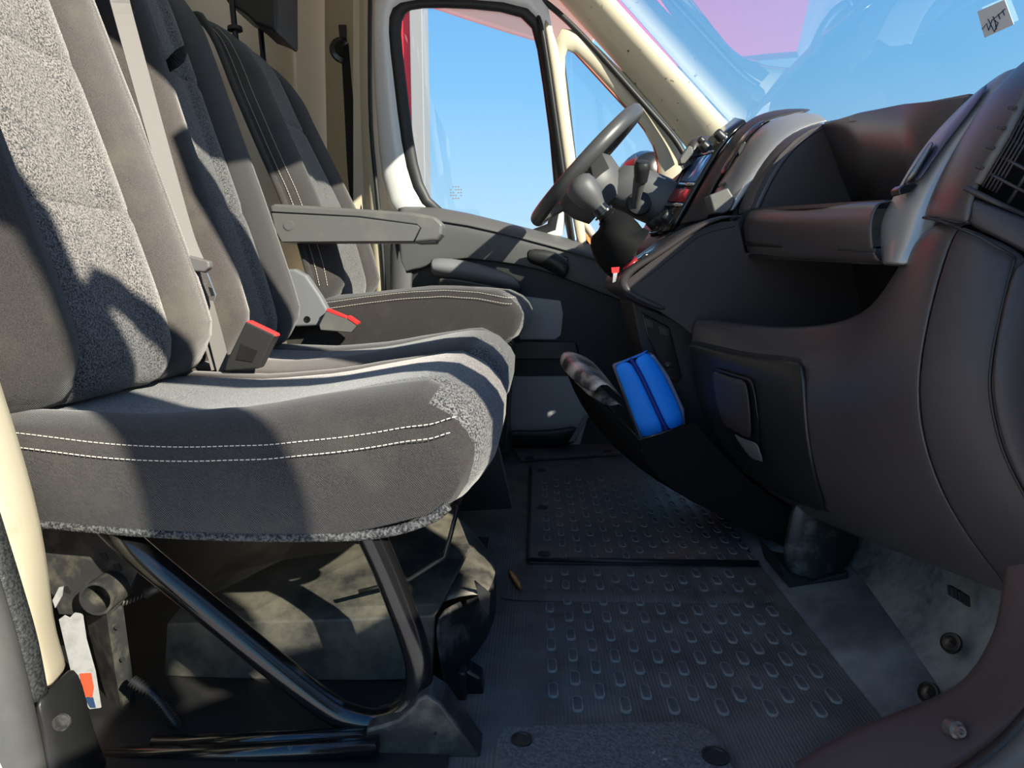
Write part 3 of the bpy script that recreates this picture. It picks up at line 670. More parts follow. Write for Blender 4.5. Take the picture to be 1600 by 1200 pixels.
bench = root('bench_seat', 'grey and black double passenger bench seat on a tubular frame', 'seat', loc=(-0.35, -0.2, 0))
cushion(bench, -0.635, -0.185, 0, 0, seam=0.062)
cushion(bench, -0.175, 0.235, 0.0, 0.012, near_edge=False)
PR = [(0.40, -0.555), (0.46, -0.562), (0.55, -0.585), (0.65, -0.615), (0.75, -0.645), (0.88, -0.685), (1.0, -0.720), (1.10, -0.750), (1.22, -0.80)]
backrest(bench, -0.63, -0.19, PR, 0.075, [0.655, 0.865], seam=(0.065, 0.15))
backrest(bench, -0.17, 0.235, [(z + 0.01, x + 0.0) for z, x in PR], 0.075, [0.70, 0.955], seam=(0.10, 0.142))
# black pull strap on the middle backrest
strap('pull_strap', [A(247, 113, -0.03), A(258, 106, -0.05), A(272, 96, -0.06), A(286, 83, -0.05), A(290, 80, -0.03)], 0.022, 0.006, 'strap_black', bench, up=V((0.3, 0, 1)))
# tubular frame
T = lambda a, b, y=-0.615: A(a, b, y)
tube('frame_tube', [T(150, 800, -0.59), T(215, 862), T(330, 957), T(430, 1040), T(510, 1102), T(545, 1120), T(585, 1128), T(620, 1118), T(648, 1090), T(655, 1050), T(645, 1000), T(622, 935), T(600, 880), T(570, 815)], 0.0165, 'black_metal', bench, seg=18, k=5)
tube('frame_rail', [T(150, 1185, -0.655), T(400, 1176, -0.655), T(590, 1165, -0.655)], 0.0115, 'black_metal', bench)
tube('frame_rail', [T(240, 1163, -0.635), T(400, 1157, -0.635), T(590, 1148, -0.635)], 0.010, 'black_metal', bench)
# folded steel foot bracket
ft = [(571, 1140), (600, 1132), (622, 1124), (645, 1104), (652, 1092), (668, 1086), (690, 1100), (752, 1186), (748, 1200), (575, 1205)]
ypoly('foot_bracket', ft, -0.645, 0.045, 'dusty_metal', bench, 0.004)
sheet('foot_flange', [[A(a, b, -0.645) for a, b in ((672, 1086), (700, 1110), (752, 1188), (752, 1200))], [A(a, b, -0.56) for a, b in ((664, 1082), (690, 1100), (735, 1165), (740, 1190))]], 'black_metal', bench, solid=0.004, sub=1)
lathe('bracket_hole', A(680, 1146, -0.6455), (0, -1, 0), [(0, 0.0022), (0.0006, 0.0022)], 'satin_black', bench, seg=10)
# rear leg plate with open pipe end
ypoly('rear_plate', [(64, 800), (215, 815), (222, 880), (195, 935), (170, 965), (92, 960), (70, 900)], -0.565, 0.006, 'dusty_metal', bench, 0.001)
for a, b in ((183, 887), (104, 922), (162, 870)):
    ypoly('plate_hole', [(a - 7, b - 4), (a + 2, b - 6), (a + 7, b + 2), (a + 5, b + 6), (a - 4, b + 2)], -0.5662, 0.002, 'satin_black', bench)
pe = A(150, 936, -0.60)
lathe('pipe_end', pe, (0, 1, 0), [(0.06, 0.0215), (0, 0.0215), (0, 0.0180), (0.055, 0.0180)], 'dusty_metal', bench, seg=28)
sheet('rear_leg', [[A(a, b, -0.545) for a, b in ((134, 955), (160, 1060), (195, 1195))], [A(a, b, -0.575) for a, b in ((166, 955), (182, 1060), (204, 1195))], [A(a, b, -0.55) for a, b in ((190, 945), (204, 1050), (216, 1195))]], 'dusty_metal', bench, solid=0.004, sub=0, smooth=False)
for a, b in ((183, 980), (192, 1030)): lathe('leg_hole', A(a, b, -0.572), (0.3, -1, 0), [(0, 0.003), (0.0008, 0.003)], 'satin_black', bench, seg=10)
tube('spring', [A(190 + i * 1.9 + 0, 944 - i * 0.75 + 3.5 * math.sin(i * 2.1), -0.55 + 0.004 * math.cos(i * 2.1)) for i in range(20)], 0.0012, 'dusty_metal', bench, seg=6, k=3)
tube('spring_rod', [A(226, 930, -0.55), A(248, 918, -0.54), A(262, 908, -0.53)], 0.006, 'dusty_metal', bench)
# lever wire beneath the cushion
tube('release_wire', [A(560, 925, -0.52), A(640, 905, -0.50), A(694, 870, -0.48), A(703, 840, -0.48), A(716, 790, -0.48), A(710, 782, -0.48), A(698, 790, -0.46), A(650, 800, -0.45)], 0.0032, 'gloss_black', bench, seg=8)
# far foot of the bench
ypoly('far_foot', [(735, 735), (760, 700), (775, 690), (800, 795), (715, 800)], 0.10, 0.05, 'satin_black', bench, 0.003)
ypoly('recline_lever', [(772, 620), (784, 594), (790, 596), (788, 612), (776, 640), (768, 650)], 0.02, 0.012, 'black_plastic', bench, 0.003)

# ---- driver seat
ds = root('driver_seat', 'black and grey driver seat with armrest and headrest posts', 'seat', loc=(-0.3, 0.55, 0))
cushion(ds, 0.315, 0.80, 0.035, 0.115, near_edge=True, front=0.0, seam=0.075, edge=[(-0.66, 0.385), (-0.56, 0.392), (-0.46, 0.406), (-0.36, 0.418), (-0.26, 0.423), (-0.18, 0.418), (-0.10, 0.404)], mid=[(-0.66, 0.39), (-0.45, 0.408), (-0.30, 0.424), (-0.2, 0.428), (-0.12, 0.42)])
PD = [(0.49, -0.505), (0.56, -0.515), (0.66, -0.54), (0.78, -0.585), (0.90, -0.64), (1.02, -0.695), (1.12, -0.735), (1.17, -0.76), (1.20, -0.78)]
backrest(ds, 0.30, 0.80, PD, 0.05, [0.745, 0.985], seam=(0.115, 0.115), taper=0.24, stitch=True)
# armrest hinged on the near side of the backrest
arm = [(420, 322), (428, 318), (480, 321), (560, 326), (640, 331), (680, 338), (692, 350), (690, 366), (682, 376), (645, 379), (438, 379), (428, 360)]
ao = ypoly('armrest', arm, 0.245, 0.062, 'grey_plastic', ds, 0.007)
ypoly('armrest_cover', [(424, 333), (560, 340), (652, 352), (656, 356), (645, 377), (440, 378), (430, 360)], 0.2395, 0.01, 'grey_plastic', ao, 0.0015)
tube('armrest_gap', [A(a, b, 0.2442) for a, b in ((424, 331), (560, 338), (652, 350), (658, 356), (647, 378))], 0.0014, 'satin_black', ao, seg=6)
lathe('armrest_button', A(451, 352, 0.2395), (0, -1, 0), [(0, 0.0135), (0.0008, 0.0135), (0.0008, 0.0115), (0.0022, 0.011)], 'grey_plastic', ao)
ypoly('armrest_foot', [(649, 377), (682, 374), (680, 380), (652, 381)], 0.25, 0.05, 'black_plastic', ao, 0.002)
# recliner cover with belt buckle
rc = ypoly('recliner_cover', [(425, 505), (430, 440), (440, 421), (460, 420), (478, 430), (500, 462), (512, 484), (498, 509), (430, 512)], 0.262, 0.03, 'pale_grey', ds, 0.006)
lathe('screw_hole', A(480, 499, 0.2615), (0, -1, 0), [(0, 0.008), (0.001, 0.008), (0.001, 0.005), (-0.002, 0.004)], 'gloss_black', rc)
# headrest
lathe('headrest_post', A(367, 48, 0.46), (-0.05, 0, 1), [(-0.03, 0.0075), (0.2, 0.0075)], 'gloss_black', ds, seg=12)
lathe('headrest_post', A(409, 66, 0.60), (-0.05, 0, 1), [(-0.05, 0.0075), (0.2, 0.0075)], 'gloss_black', ds, seg=12)
lathe('post_collar', A(367, 44, 0.46), (-0.05, 0, 1), [(-0.006, 0.019), (0.003, 0.018), (0.005, 0.010)], 'black_plastic', ds, seg=16)
hr = [(348, -10), (356, 6), (372, 14), (386, 24), (398, 36), (410, 40), (424, 46), (431, 52), (433, 44), (432, -60), (345, -60)]
ypoly('headrest', hr, 0.46, 0.16, 'black_plastic', ds, 0.012)
ypoly('seat_base', [(560, 500), (800, 545), (790, 700), (560, 700)], 0.40, 0.3, 'satin_black', ds, 0.01)
tub = prism('side_tray', [A(a, b, 0.66) for a, b in ((758, 660), (796, 664), (798, 708), (762, 716))], V((0, 0.12, 0)), 'black_plastic', ds, 0.004)
# ---- belts
sb = root('seat_belt', 'grey seat belt hanging across the bench backrests with metal tongue', 'seat belt', loc=A(345, 570, -0.2))
strap('webbing', [V((-0.80, -0.26, 1.26)), V((-0.74, -0.27, 1.16)), A(172, -60, -0.28), A(188, 5, -0.26), A(222, 130, -0.25), A(258, 260, -0.25), (A(288, 365, -0.25)), A(305, 408, -0.25)], 0.028, 0.0022, 'strap_cloth', sb, up=V((0.75, 0.62, -0.1)))
strap('webbing', [A(306, 408, -0.25), A(318, 460, -0.24), A(335, 520, -0.22), A(350, 578, -0.20)], 0.024, 0.0022, 'strap_cloth', sb, up=V((0.75, 0.62, 0.2)))
strap('webbing', [A(303, 408, -0.247), A(313, 470, -0.235), A(328, 530, -0.215), A(340, 576, -0.20)], 0.022, 0.0022, 'strap_cloth', sb, up=V((0.75, 0.62, 0.2)))
ypoly('tongue_cover', [(277, 400), (284, 396), (326, 408), (327, 418), (318, 425), (300, 424), (280, 408)], -0.262, 0.016, 'door_grey', sb, 0.003)
ypoly('tongue_plate', [(312, 424), (324, 426), (338, 462), (336, 470), (328, 470), (318, 446)], -0.256, 0.003, 'chrome', sb, 0.0008)
ypoly('tongue_slot', [(325, 448), (331, 450), (335, 462), (330, 463)], -0.2565, 0.002, 'gloss_black', sb)
bu = root('belt_buckle', 'dark belt buckle with red release edge standing between bench cushions', 'buckle', loc=A(385, 575, -0.24))
bk1 = [(384, 502), (430, 524), (404, 576), (350, 580), (353, 565)]
ypoly('buckle_body', bk1, -0.245, 0.025, 'black_plastic', bu, 0.003)
ypoly('release_button', [(386, 501), (430, 522), (431, 526), (384, 505)], -0.243, 0.02, 'red_plastic', bu, 0.0008)
ypoly('buckle_plate', [(376, 537), (402, 548), (394, 566), (368, 562)], -0.2465, 0.002, 'gloss_black', bu, 0.0005)
b2 = root('belt_buckle', 'grey belt buckle with red edge beside the driver recliner cover', 'buckle', loc=A(520, 505, 0.25))
ypoly('buckle_body', [(510, 484), (545, 496), (560, 506), (548, 520), (500, 516), (498, 508)], 0.235, 0.025, 'grey_plastic', b2, 0.003)
ypoly('release_button', [(511, 482), (542, 495), (541, 498), (510, 486)], 0.234, 0.022, 'red_plastic', b2, 0.0008)
ypoly('release_button', [(544, 493), (560, 504), (558, 508), (543, 498)], 0.233, 0.024, 'red_plastic', b2, 0.0008)
db = root('seat_belt', 'black driver seat belt hanging from pillar guide loop', 'seat belt', loc=A(560, 330, 1.0))
strap('webbing', [A(541, 70, 1.10), A(546, 160, 1.06), A(551, 260, 1.02), A(558, 340, 0.98), A(568, 450, 0.93)], 0.055, 0.003, 'strap_black', db, up=V((0.8, -0.6, 0)))
lathe('guide_loop', A(535, 80, 1.115), (0.5, -1, 0.1), [(0, 0.040), (0.006, 0.046), (0.014, 0.043), (0.018, 0.03), (0.010, 0.018)], 'gloss_black', db)
ypoly('height_adjuster', [(528, 38), (541, 38), (542, 58), (536, 62), (530, 58)], 1.11, 0.03, 'gloss_black', db, 0.003)
# ================================================================== UNDER THE BENCH
bx = root('storage_box', 'black moulded plastic box standing under the bench', 'box', loc=(-0.3, -0.35, 0))
sheet('box_lid', [[A(a, b, -0.50) for a, b in ((258, 1055), (400, 1060), (560, 1062), (676, 1060))],
                  [A(a, b, -0.50) for a, b in ((262, 975), (400, 972), (560, 968), (680, 962))],
                  [A(a, b, -0.485) for a, b in ((275, 960), (400, 956), (560, 950), (690, 945))],
                  [A(a, b, -0.36) for a, b in ((330, 905), (440, 878), (600, 855), (735, 858))],
                  [A(a, b, -0.22) for a, b in ((380, 850), (480, 820), (620, 800), (712, 800))],
                  [A(a, b, -0.05) for a, b in ((420, 845), (520, 820), (640, 800), (722, 812))]], 'box_plastic', bx, solid=0.006, sub=0, smooth=False, bevel=0.006)
sheet('box_base', [[A(a, b, -0.47) for a, b in ((250, 1056), (400, 1060), (560, 1062), (690, 1060))], [A(a, b, -0.47) for a, b in ((250, 1170), (400, 1170), (560, 1160), (700, 1150))]], 'satin_black', bx, solid=0.01)
sheet('box_end', [[A(a, b, -0.50) for a, b in ((676, 962), (682, 1010), (690, 1060), (712, 1140))],
                  [A(a, b, -0.46) for a, b in ((712, 935), (716, 1000), (720, 1060), (728, 1135))],
                  [A(a, b, -0.38) for a, b in ((765, 930), (765, 1000), (760, 1060), (757, 1130))],
                  [A(a, b, -0.25) for a, b in ((776, 880), (776, 940), (770, 990), (760, 1060))]], 'dusty_plastic', bx, solid=0.006)
sheet('box_corner', [[A(a, b, -0.485) for a, b in ((676, 955), (700, 940), (740, 930), (765, 935))], [A(a, b, -0.30) for a, b in ((690, 870), (725, 850), (765, 870), (777, 890))], [A(a, b, -0.15) for a, b in ((700, 800), (720, 805), (755, 850), (776, 880))]], 'box_plastic', bx, solid=0.006)
ypoly('vent_hole', [(741, 908), (766, 928), (764, 962), (752, 948)], -0.475, 0.004, 'satin_black', bx)
ypoly('clip', [(716, 1050), (732, 1048), (752, 1060), (756, 1090), (752, 1116), (730, 1120), (714, 1112)], -0.52, 0.03, 'gloss_black', bx, 0.004)
ypoly('clip_tab', [(718, 1052), (728, 1052), (728, 1098), (718, 1098)], -0.535, 0.02, 'black_plastic', bx, 0.003)
hp = smoothpath([A(206, 1064, -0.60), A(240, 1086, -0.605), A(264, 1115, -0.605), A(285, 1146, -0.605), A(303, 1168, -0.60)], 16)
ho = tube('corrugated_hose', hp, [0.0045 + 0.0036 * (i % 2) for i in range(len(hp))], 'black_plastic', None, seg=10)
tag(ho, 'thin black corrugated hose curving beneath the bench frame', 'hose')
pl = ypoly('paper_label', [(92, 968), (100, 962), (108, 966), (116, 958), (128, 960), (134, 1000), (148, 1050), (157, 1106), (140, 1108), (118, 1080), (104, 1020)], -0.585, 0.002, 'paper')
tag(pl, 'torn white paper label with red block on rear bench leg', 'label')
ypoly('red_block', [(124, 1053), (142, 1052), (146, 1074), (144, 1090), (131, 1088)], -0.5862, 0.001, 'red_print', pl)
ypoly('dark_block', [(132, 1090), (145, 1090), (149, 1106), (141, 1106)], -0.5862, 0.001, 'ink', pl)
pt_ = ypoly('paper_scrap', [(82, 938), (92, 918), (98, 917), (96, 932), (86, 950)], -0.60, 0.002, 'paper'); tag(pt_, 'small torn white paper scrap against the rear bench plate', 'paper')
# leaf
lc = [AZ(a, b, 0.004) for a, b in ((794, 889), (800, 893), (806, 899), (812, 908), (815, 918), (815, 925), (808, 916), (800, 904), (796, 896))]
mid = [AZ(a, b, 0.010) for a, b in ((799, 896), (804, 904), (809, 912))]
lf = put('dry_leaf', lc + mid, [(0, 1, 9), (1, 2, 10, 9), (2, 3, 11, 10), (3, 4, 11), (4, 5, 11), (5, 6, 11), (6, 7, 10, 11), (7, 8, 9, 10), (8, 0, 9)], 'leaf', smooth=True, solid=0.001)
tag(lf, 'small dry brown leaf on the rubber floor', 'leaf')

# ================================================================== DASHBOARD
da = root('dashboard', 'dark van dashboard with silver vent trims, open shelves and glovebox', 'dashboard', loc=(0.5, 0, 0.3))
dp = 'dash_plastic'
# -- lower fascia control net, columns run away from the camera
NET = [(-0.62, [(1499, 349), (1470, 425), (1437, 560), (1436, 660), (1470, 770), (1535, 870), (1604, 945)]),
       (-0.56, [(1440, 342), (1424, 400), (1392, 550), (1392, 660), (1420, 765), (1476, 850), (1535, 912)]),
       (-0.48, [(1395, 440), (1380, 475), (1345, 560), (1342, 660), (1362, 755), (1400, 828), (1445, 880)]),
       (-0.36, [(1338, 508), (1326, 530), (1282, 585), (1280, 670), (1295, 748), (1322, 802), (1350, 845)]),
       (-0.15, [(1195, 516), (1190, 534), (1162, 565), (1165, 640), (1182, 712), (1212, 762), (1250, 800)]),
       (0.06, [(1080, 497), (1077, 514), (1076, 542), (1084, 600), (1104, 664), (1134, 715), (1172, 750)])]
NP = [[A(a, b, y) for a, b in r] for y, r in NET]
lip = [[p[0] + V((0.055, 0, -0.03)), p[0] + V((0.03, 0, -0.001))] + p for p in NP]
lip[0] = [NP[0][0] + V((0.03, 0, 0)), NP[0][0] + V((0.015, 0, 0))] + NP[0]
sheet('lower_fascia', lip, dp, da, solid=0.008, sub=2)
def SF(c, l):
    i = min(int(c), len(NP) - 2); j = min(int(l), 5); u = c - i; v = l - j
    return NP[i][j].lerp(NP[i + 1][j], u).lerp(NP[i][j + 1].lerp(NP[i + 1][j + 1], u), v)
def patch(name, cs, ls, off, m, solid=0.006, sub=1):
    """cs: rows of (c) per l ; follows the fascia, stands proud towards the seats"""
    rows = []
    for k, l in enumerate(ls):
        a, b = cs[k]; rows.append([SF(a + (b - a) * i / 5, l) + V((-off, -off * 0.5, 0)) for i in range(6)])
    return sheet(name, rows, m, da, solid=solid, sub=sub)
patch('glovebox_gap', [(3.12, 4.97), (3.0, 4.99), (3.0, 4.99), (3.05, 4.95), (3.1, 4.9)], [1.55, 1.9, 3.2, 4.4, 5.4], 0.003, 'satin_black')
gl = patch('glovebox_lid', [(3.22, 4.94), (3.10, 4.96), (3.08, 4.96), (3.12, 4.9), (3.2, 4.8)], [1.68, 1.95, 3.2, 4.4, 5.3], 0.010, 'lid_black')
ha = patch('handle_recess', [(3.78, 4.42), (3.72, 4.46), (3.74, 4.42), (3.9, 4.3)], [2.25, 2.5, 3.6, 4.1], 0.014, 'gloss_black', 0.003)
patch('glovebox_handle', [(3.83, 4.38), (3.78, 4.41), (3.80, 4.38), (3.85, 4.3)], [2.32, 2.55, 3.3, 3.55], 0.020, 'dash_smooth', 0.006)
patch('handle_tip', [(3.78, 4.2), (3.76, 4.1), (3.76, 3.95)], [3.6, 3.8, 4.05], 0.018, 'grey_plastic', 0.004)
# -- near end panel of the dash, facing the door opening
OUT = [(1600, 392, -0.665), (1640, 450, -0.69), (1660, 560, -0.71), (1680, 680, -0.72), (1720, 800, -0.72), (1780, 900, -0.71), (1840, 980, -0.70)]
op = [A(*q) for q in OUT]; mid = [NP[0][i].lerp(op[i], 0.45) + V((-0.006, -0.012, 0)) for i in range(7)]
m2 = [NP[0][i].lerp(op[i], 0.12) + V((-0.003, -0.004, 0)) for i in range(7)]
sheet('end_panel', [NP[0], m2, mid, op], 'dash_smooth', da, solid=0.008, sub=2)
# side cover right of the gap line
gapl = [(1482, 350, -0.632), (1530, 370, -0.655), (1586, 402, -0.675), (1566, 480, -0.685), (1550, 560, -0.69), (1548, 620, -0.692), (1566, 700, -0.695), (1602, 775, -0.70), (1650, 850, -0.705)]
tube('panel_gap', [A(a, b, y) for a, b, y in gapl[:3]], 0.0018, 'satin_black', da, seg=6)
tube('panel_gap', [A(a, b, y) for a, b, y in gapl[2:]], 0.0018, 'satin_black', da, seg=6, k=5)
sheet('side_cover', [[A(a, b, y - 0.006) for a, b, y in gapl[2:]], [A(a + 30, b, y - 0.014) for a, b, y in gapl[2:]], [A(a + 130, b + 10, y - 0.02) for a, b, y in gapl[2:]]], 'dash_smooth', da, solid=0.006, sub=1)
tube('panel_gap', [A(1443, 340, -0.565), A(1462, 343, -0.60), A(1482, 350, -0.632)], 0.0018, 'satin_black', da, seg=6)
# -- warm-tinted arch beside the near vent
LL = [(1440, 342), (1445, 325), (1458, 292), (1482, 245), (1512, 195), (1545, 145), (1585, 105), (1640, 62), (1720, 30)]
RR = [(1499, 349), (1502, 330), (1510, 296), (1530, 256), (1560, 208), (1592, 164), (1630, 125), (1690, 80), (1770, 45)]
sheet('near_arch', [[A(a, b, -0.555) + V((0.012, 0, 0)) for a, b in LL], [A(a, b, -0.555) for a, b in LL], [A(a, b, -0.60) for a, b in [((p[0] + q[0]) / 2 - 4, (p[1] + q[1]) / 2 - 3) for p, q in zip(LL, RR)]], [A(a, b, -0.635) for a, b in RR], [A(a, b, -0.645) + V((0.01, 0, 0)) for a, b in RR]], dp, da, solid=0.006, sub=2)
sheet('vent_sill', [[A(1499, 349, -0.632), A(1540, 365, -0.652), A(1600, 396, -0.672), A(1660, 430, -0.69)], [A(1512, 298, -0.640), A(1545, 318, -0.652), A(1600, 338, -0.668), A(1660, 360, -0.68)]], 'dash_smooth', da, solid=0.006, sub=1)
# -- near side vent: dark throat, frame and slats
ve = sheet('side_vent', [[A(a, b, -0.61) for a, b in ((1508, 292), (1560, 205), (1600, 150), (1680, 70))], [A(a, b, -0.62) for a, b in ((1600, 340), (1640, 250), (1680, 200), (1740, 120))]], 'pocket_cloth', da, solid=0.004, sub=0)
def bar(name, p, q, r, m='dash_smooth', y0=-0.645, y1=-0.66):
    tube(name, [A(p[0], p[1], y0), A((p[0] + q[0]) / 2 + 2, (p[1] + q[1]) / 2 + 2, (y0 + y1) / 2), A(q[0], q[1], y1)], r, m, ve, seg=6)
bar('vent_frame', (1508, 293), (1604, 338), 0.003)
bar('vent_frame', (1527, 287), (1612, 132), 0.0042, 'grey_plastic')
for i in range(5): bar('vent_slat', (1535 + i * 5.2, 291 + i * 2.6), (1618 + i * 5.2, 140 + i * 2.6), 0.0011)
bar('vent_slat', (1575, 318), (1680, 140), 0.0018)
for t in (0.13, 0.31, 0.48, 0.64):
    a = 1527 + 85 * t; b = 287 - 155 * t
    bar('vent_vane', (a, b), (a + 95, b + 48), 0.0016)
for t in (0.15, 0.35, 0.55, 0.75):
    a = 1527 + 85 * t; b = 287 - 155 * t
    bar('vent_vane', (a - 14, b - 3), (a - 4, b - 2), 0.0016)
# end of the dash running forward to the body side
ve_r = [A(1608, 396, -0.672), A(1612, 342, -0.668), A(1690, 252, -0.655), A(1730, 190, -0.65), A(1790, 100, -0.645)]
sheet('end_closure', [ve_r, [p.lerp(V((0.88, -0.86, min(0.75, p.z))), 0.5) + V((0, -0.01, 0)) for p in ve_r], [V((0.88, -0.86, min(0.75, p.z))) for p in ve_r]], 'dash_smooth', da, solid=0.006, sub=1)
op2 = [p + V((0, -0.004, 0)) for p in op]
sheet('end_closure', [op2, [p.lerp(V((0.86, -0.88, p.z)), 0.5) + V((0, -0.015, 0)) for p in op2], [V((0.86, -0.88, p.z)) for p in op2]], 'dash_smooth', da, solid=0.006, sub=1)
# -- silver vent trim, passenger side
SL = [(1376, 415), (1364, 385), (1362, 350), (1369, 332), (1382, 312), (1405, 268), (1435, 224), (1469, 190), (1505, 158), (1540, 132)]
SR = [(1390, 413), (1412, 375), (1425, 343), (1432, 322), (1442, 297), (1470, 249), (1502, 200), (1532, 165), (1560, 124), (1590, 100)]
sm_ = lambda k: [((p[0] * (1 - k) + q[0] * k), (p[1] * (1 - k) + q[1] * k)) for p, q in zip(SL, SR)]
si = sheet('vent_trim', [[A(a, b, -0.47) + V((0.05, 0, -0.005)) for a, b in SL], [A(a, b, -0.47) for a, b in SL], [A(a, b, -0.505) for a, b in sm_(0.5)], [A(a, b, -0.545) for a, b in SR], [A(a, b, -0.55) + V((0.03, 0, -0.005)) for a, b in SR]], 'silver_plastic', da, solid=0.004, sub=1)
si['label'] = 'curved silver vent trim'
VL = [(1406, 297), (1423, 271), (1441, 244), (1456, 219)]
VR = [(1427, 284), (1441, 262), (1454, 241), (1464, 222)]
sheet('vent_recess', [[A(a, b, -0.492) + V((-0.004, -0.004, 0)) for a, b in VL], [A(a, b, -0.53) + V((-0.004, -0.004, 0)) for a, b in VR]], 'gloss_black', si, solid=0.003, sub=1)
sheet('vent_flap', [[A(a, b, -0.510) + V((-0.008, -0.006, 0)) for a, b in ((1430, 284), (1446, 260), (1468, 224), (1500, 184), (1546, 130))], [A(a, b, -0.536) + V((-0.008, -0.006, 0)) for a, b in ((1440, 288), (1456, 264), (1480, 230), (1516, 186), (1558, 128))]], 'flap_blue', si, solid=0.003, sub=1)
ypoly('vent_knob', [(1404, 295), (1412, 288), (1432, 286), (1434, 290), (1424, 300), (1406, 305)], -0.53, 0.02, 'gloss_black', si, 0.002)
# -- shelf bar under the upper tray
bars = []
for y, pts in ((0.085, [(1180, 325), (1172, 326), (1164, 333), (1158, 346), (1156, 360), (1160, 378), (1161, 380), (1163, 400), (1180, 402)]),
               (-0.20, [(1290, 318), (1281, 319), (1271, 326), (1263, 341), (1260, 360), (1263, 384), (1264, 386), (1266, 404), (1285, 406)]),
               (-0.505, [(1396, 312), (1388, 313), (1378, 320), (1370, 336), (1367, 358), (1370, 388), (1371, 390), (1378, 409), (1396, 410)])):
    bars.append([A(a, b, y) for a, b in pts])
bars[0][0] += V((0.10, 0, 0.0)); bars[1][0] += V((0.10, 0, 0.0)); bars[2][0] += V((0.10, 0, 0.0))
sheet('tray_lip', bars, dp, da, solid=0.006, sub=2)
tube('lip_groove', [A(1160, 381, 0.075), A(1263, 387, -0.205), A(1369, 391, -0.50)], 0.003, 'satin_black', da, seg=6)
# -- upper tray: floor, side wall, back wall
tl = A(1287, 194, 0.10); bl_ = A(1334, 316, 0.10); trr = A(1512, 153, -0.475); brr = A(1500, 320, -0.475)
sheet('tray_back', [[tl, tl.lerp(trr, 0.33) + V((0, 0, 0.008)), tl.lerp(trr, 0.66) + V((0, 0, 0.008)), trr], [bl_, bl_.lerp(brr, 0.33), bl_.lerp(brr, 0.66), brr]], dp, da, solid=0.01, sub=0)
put('tray_side', [A(a, b, 0.10) for a, b in ((1172, 328), (1183, 300), (1198, 270), (1218, 242), (1240, 220), (1262, 205), (1287, 194), (1336, 318), (1300, 325))], [tuple(range(9))], dp, da, solid=0.008)
put('tray_floor', [A(1172, 328, 0.10), bl_, brr, A(1382, 316, -0.475)], [(0, 1, 2, 3)], dp, da, solid=0.006)
# tray continues behind the silver trim, dash top runs to the windscreen
sheet('dash_top', [[V((0.63, y, 0.865 - 0.16 * max(0, -y - 0.0))), V((0.76, y, 0.80)), V((0.86, y, 0.76))] for y in (0.92, 0.5, 0.28)], dp, da, solid=0.01, sub=0)
sheet('dash_top', [[tl.lerp(trr, t), V((0.78, 0.10 - 0.575 * t, 0.74)), V((0.87, 0.10 - 0.575 * t, 0.72))] for t in (0, 0.5, 1)], dp, da, solid=0.01, sub=0)
sheet('dash_top', [[V((0.60, y, 0.76)), V((0.78, y, 0.74)), V((0.87, y, 0.72))] for y in (-0.47, -0.62, -0.86)], dp, da, solid=0.01, sub=0)
# black arch band between tray side and the silver centre trim
B1 = [(1150, 340), (1152, 325), (1163, 300), (1180, 268), (1200, 240), (1222, 217), (1250, 200), (1288, 191)]
B2 = [(1172, 330), (1176, 318), (1186, 296), (1202, 266), (1220, 241), (1242, 219), (1264, 205), (1290, 194)]
sheet('centre_arch', [[A(a, b, 0.13) for a, b in B1], [A(a, b, 0.10) for a, b in B2], [A(a, b, 0.095) + V((0.02, 0, 0)) for a, b in B2]], dp, da, solid=0.006, sub=1)
# -- silver centre trim
c1 = [(1136, 330), (1140, 322), (1146, 314), (1163, 287), (1183, 257), (1205, 230), (1230, 208), (1257, 195), (1290, 188)]
c2 = [(1122, 330), (1126, 316), (1134, 298), (1153, 265), (1173, 233), (1197, 205), (1223, 186), (1250, 177), (1284, 176)]
c3 = [(1116, 332), (1112, 318), (1108, 303), (1127, 275), (1147, 245), (1163, 217), (1183, 198), (1206, 186), (1240, 176)]
ct = sheet('centre_trim', [[A(a, b, 0.125) + V((0.015, 0, 0)) for a, b in c1], [A(a, b, 0.125) for a, b in c1], [A(a, b, 0.165) for a, b in c2], [A(a, b, 0.205) for a, b in c3], [A(a, b, 0.21) + V((0.02, 0, 0)) for a, b in c3]], 'silver_plastic', da, solid=0.004, sub=1)
ct['label'] = 'curved silver centre vent trim'
v1 = [(1139, 280), (1152, 255), (1168, 228), (1188, 206), (1208, 192)]; v2 = [(1128, 279), (1141, 254), (1158, 226), (1178, 204), (1198, 190)]
sheet('vent_recess', [[A(a, b, 0.166) + V((-0.012, -0.008, 0.004)) for a, b in v1], [A(a, b, 0.20) + V((-0.012, -0.008, 0.004)) for a, b in v2]], 'gloss_black', ct, solid=0.004, sub=1)
ypoly('vent_knob', [(1152, 236), (1157, 226), (1164, 220), (1166, 224), (1160, 236), (1155, 244)], 0.16, 0.02, 'black_plastic', ct, 0.002)
ypoly('vent_button', [(1122, 290), (1134, 283), (1135, 287), (1124, 293)], 0.17, 0.01, 'gloss_black', ct, 0.001)
ypoly('trim_foot', [(1108, 305), (1138, 293), (1149, 311), (1143, 326), (1133, 333), (1116, 333)], 0.116, 0.05, 'grey_plastic', ct, 0.004)
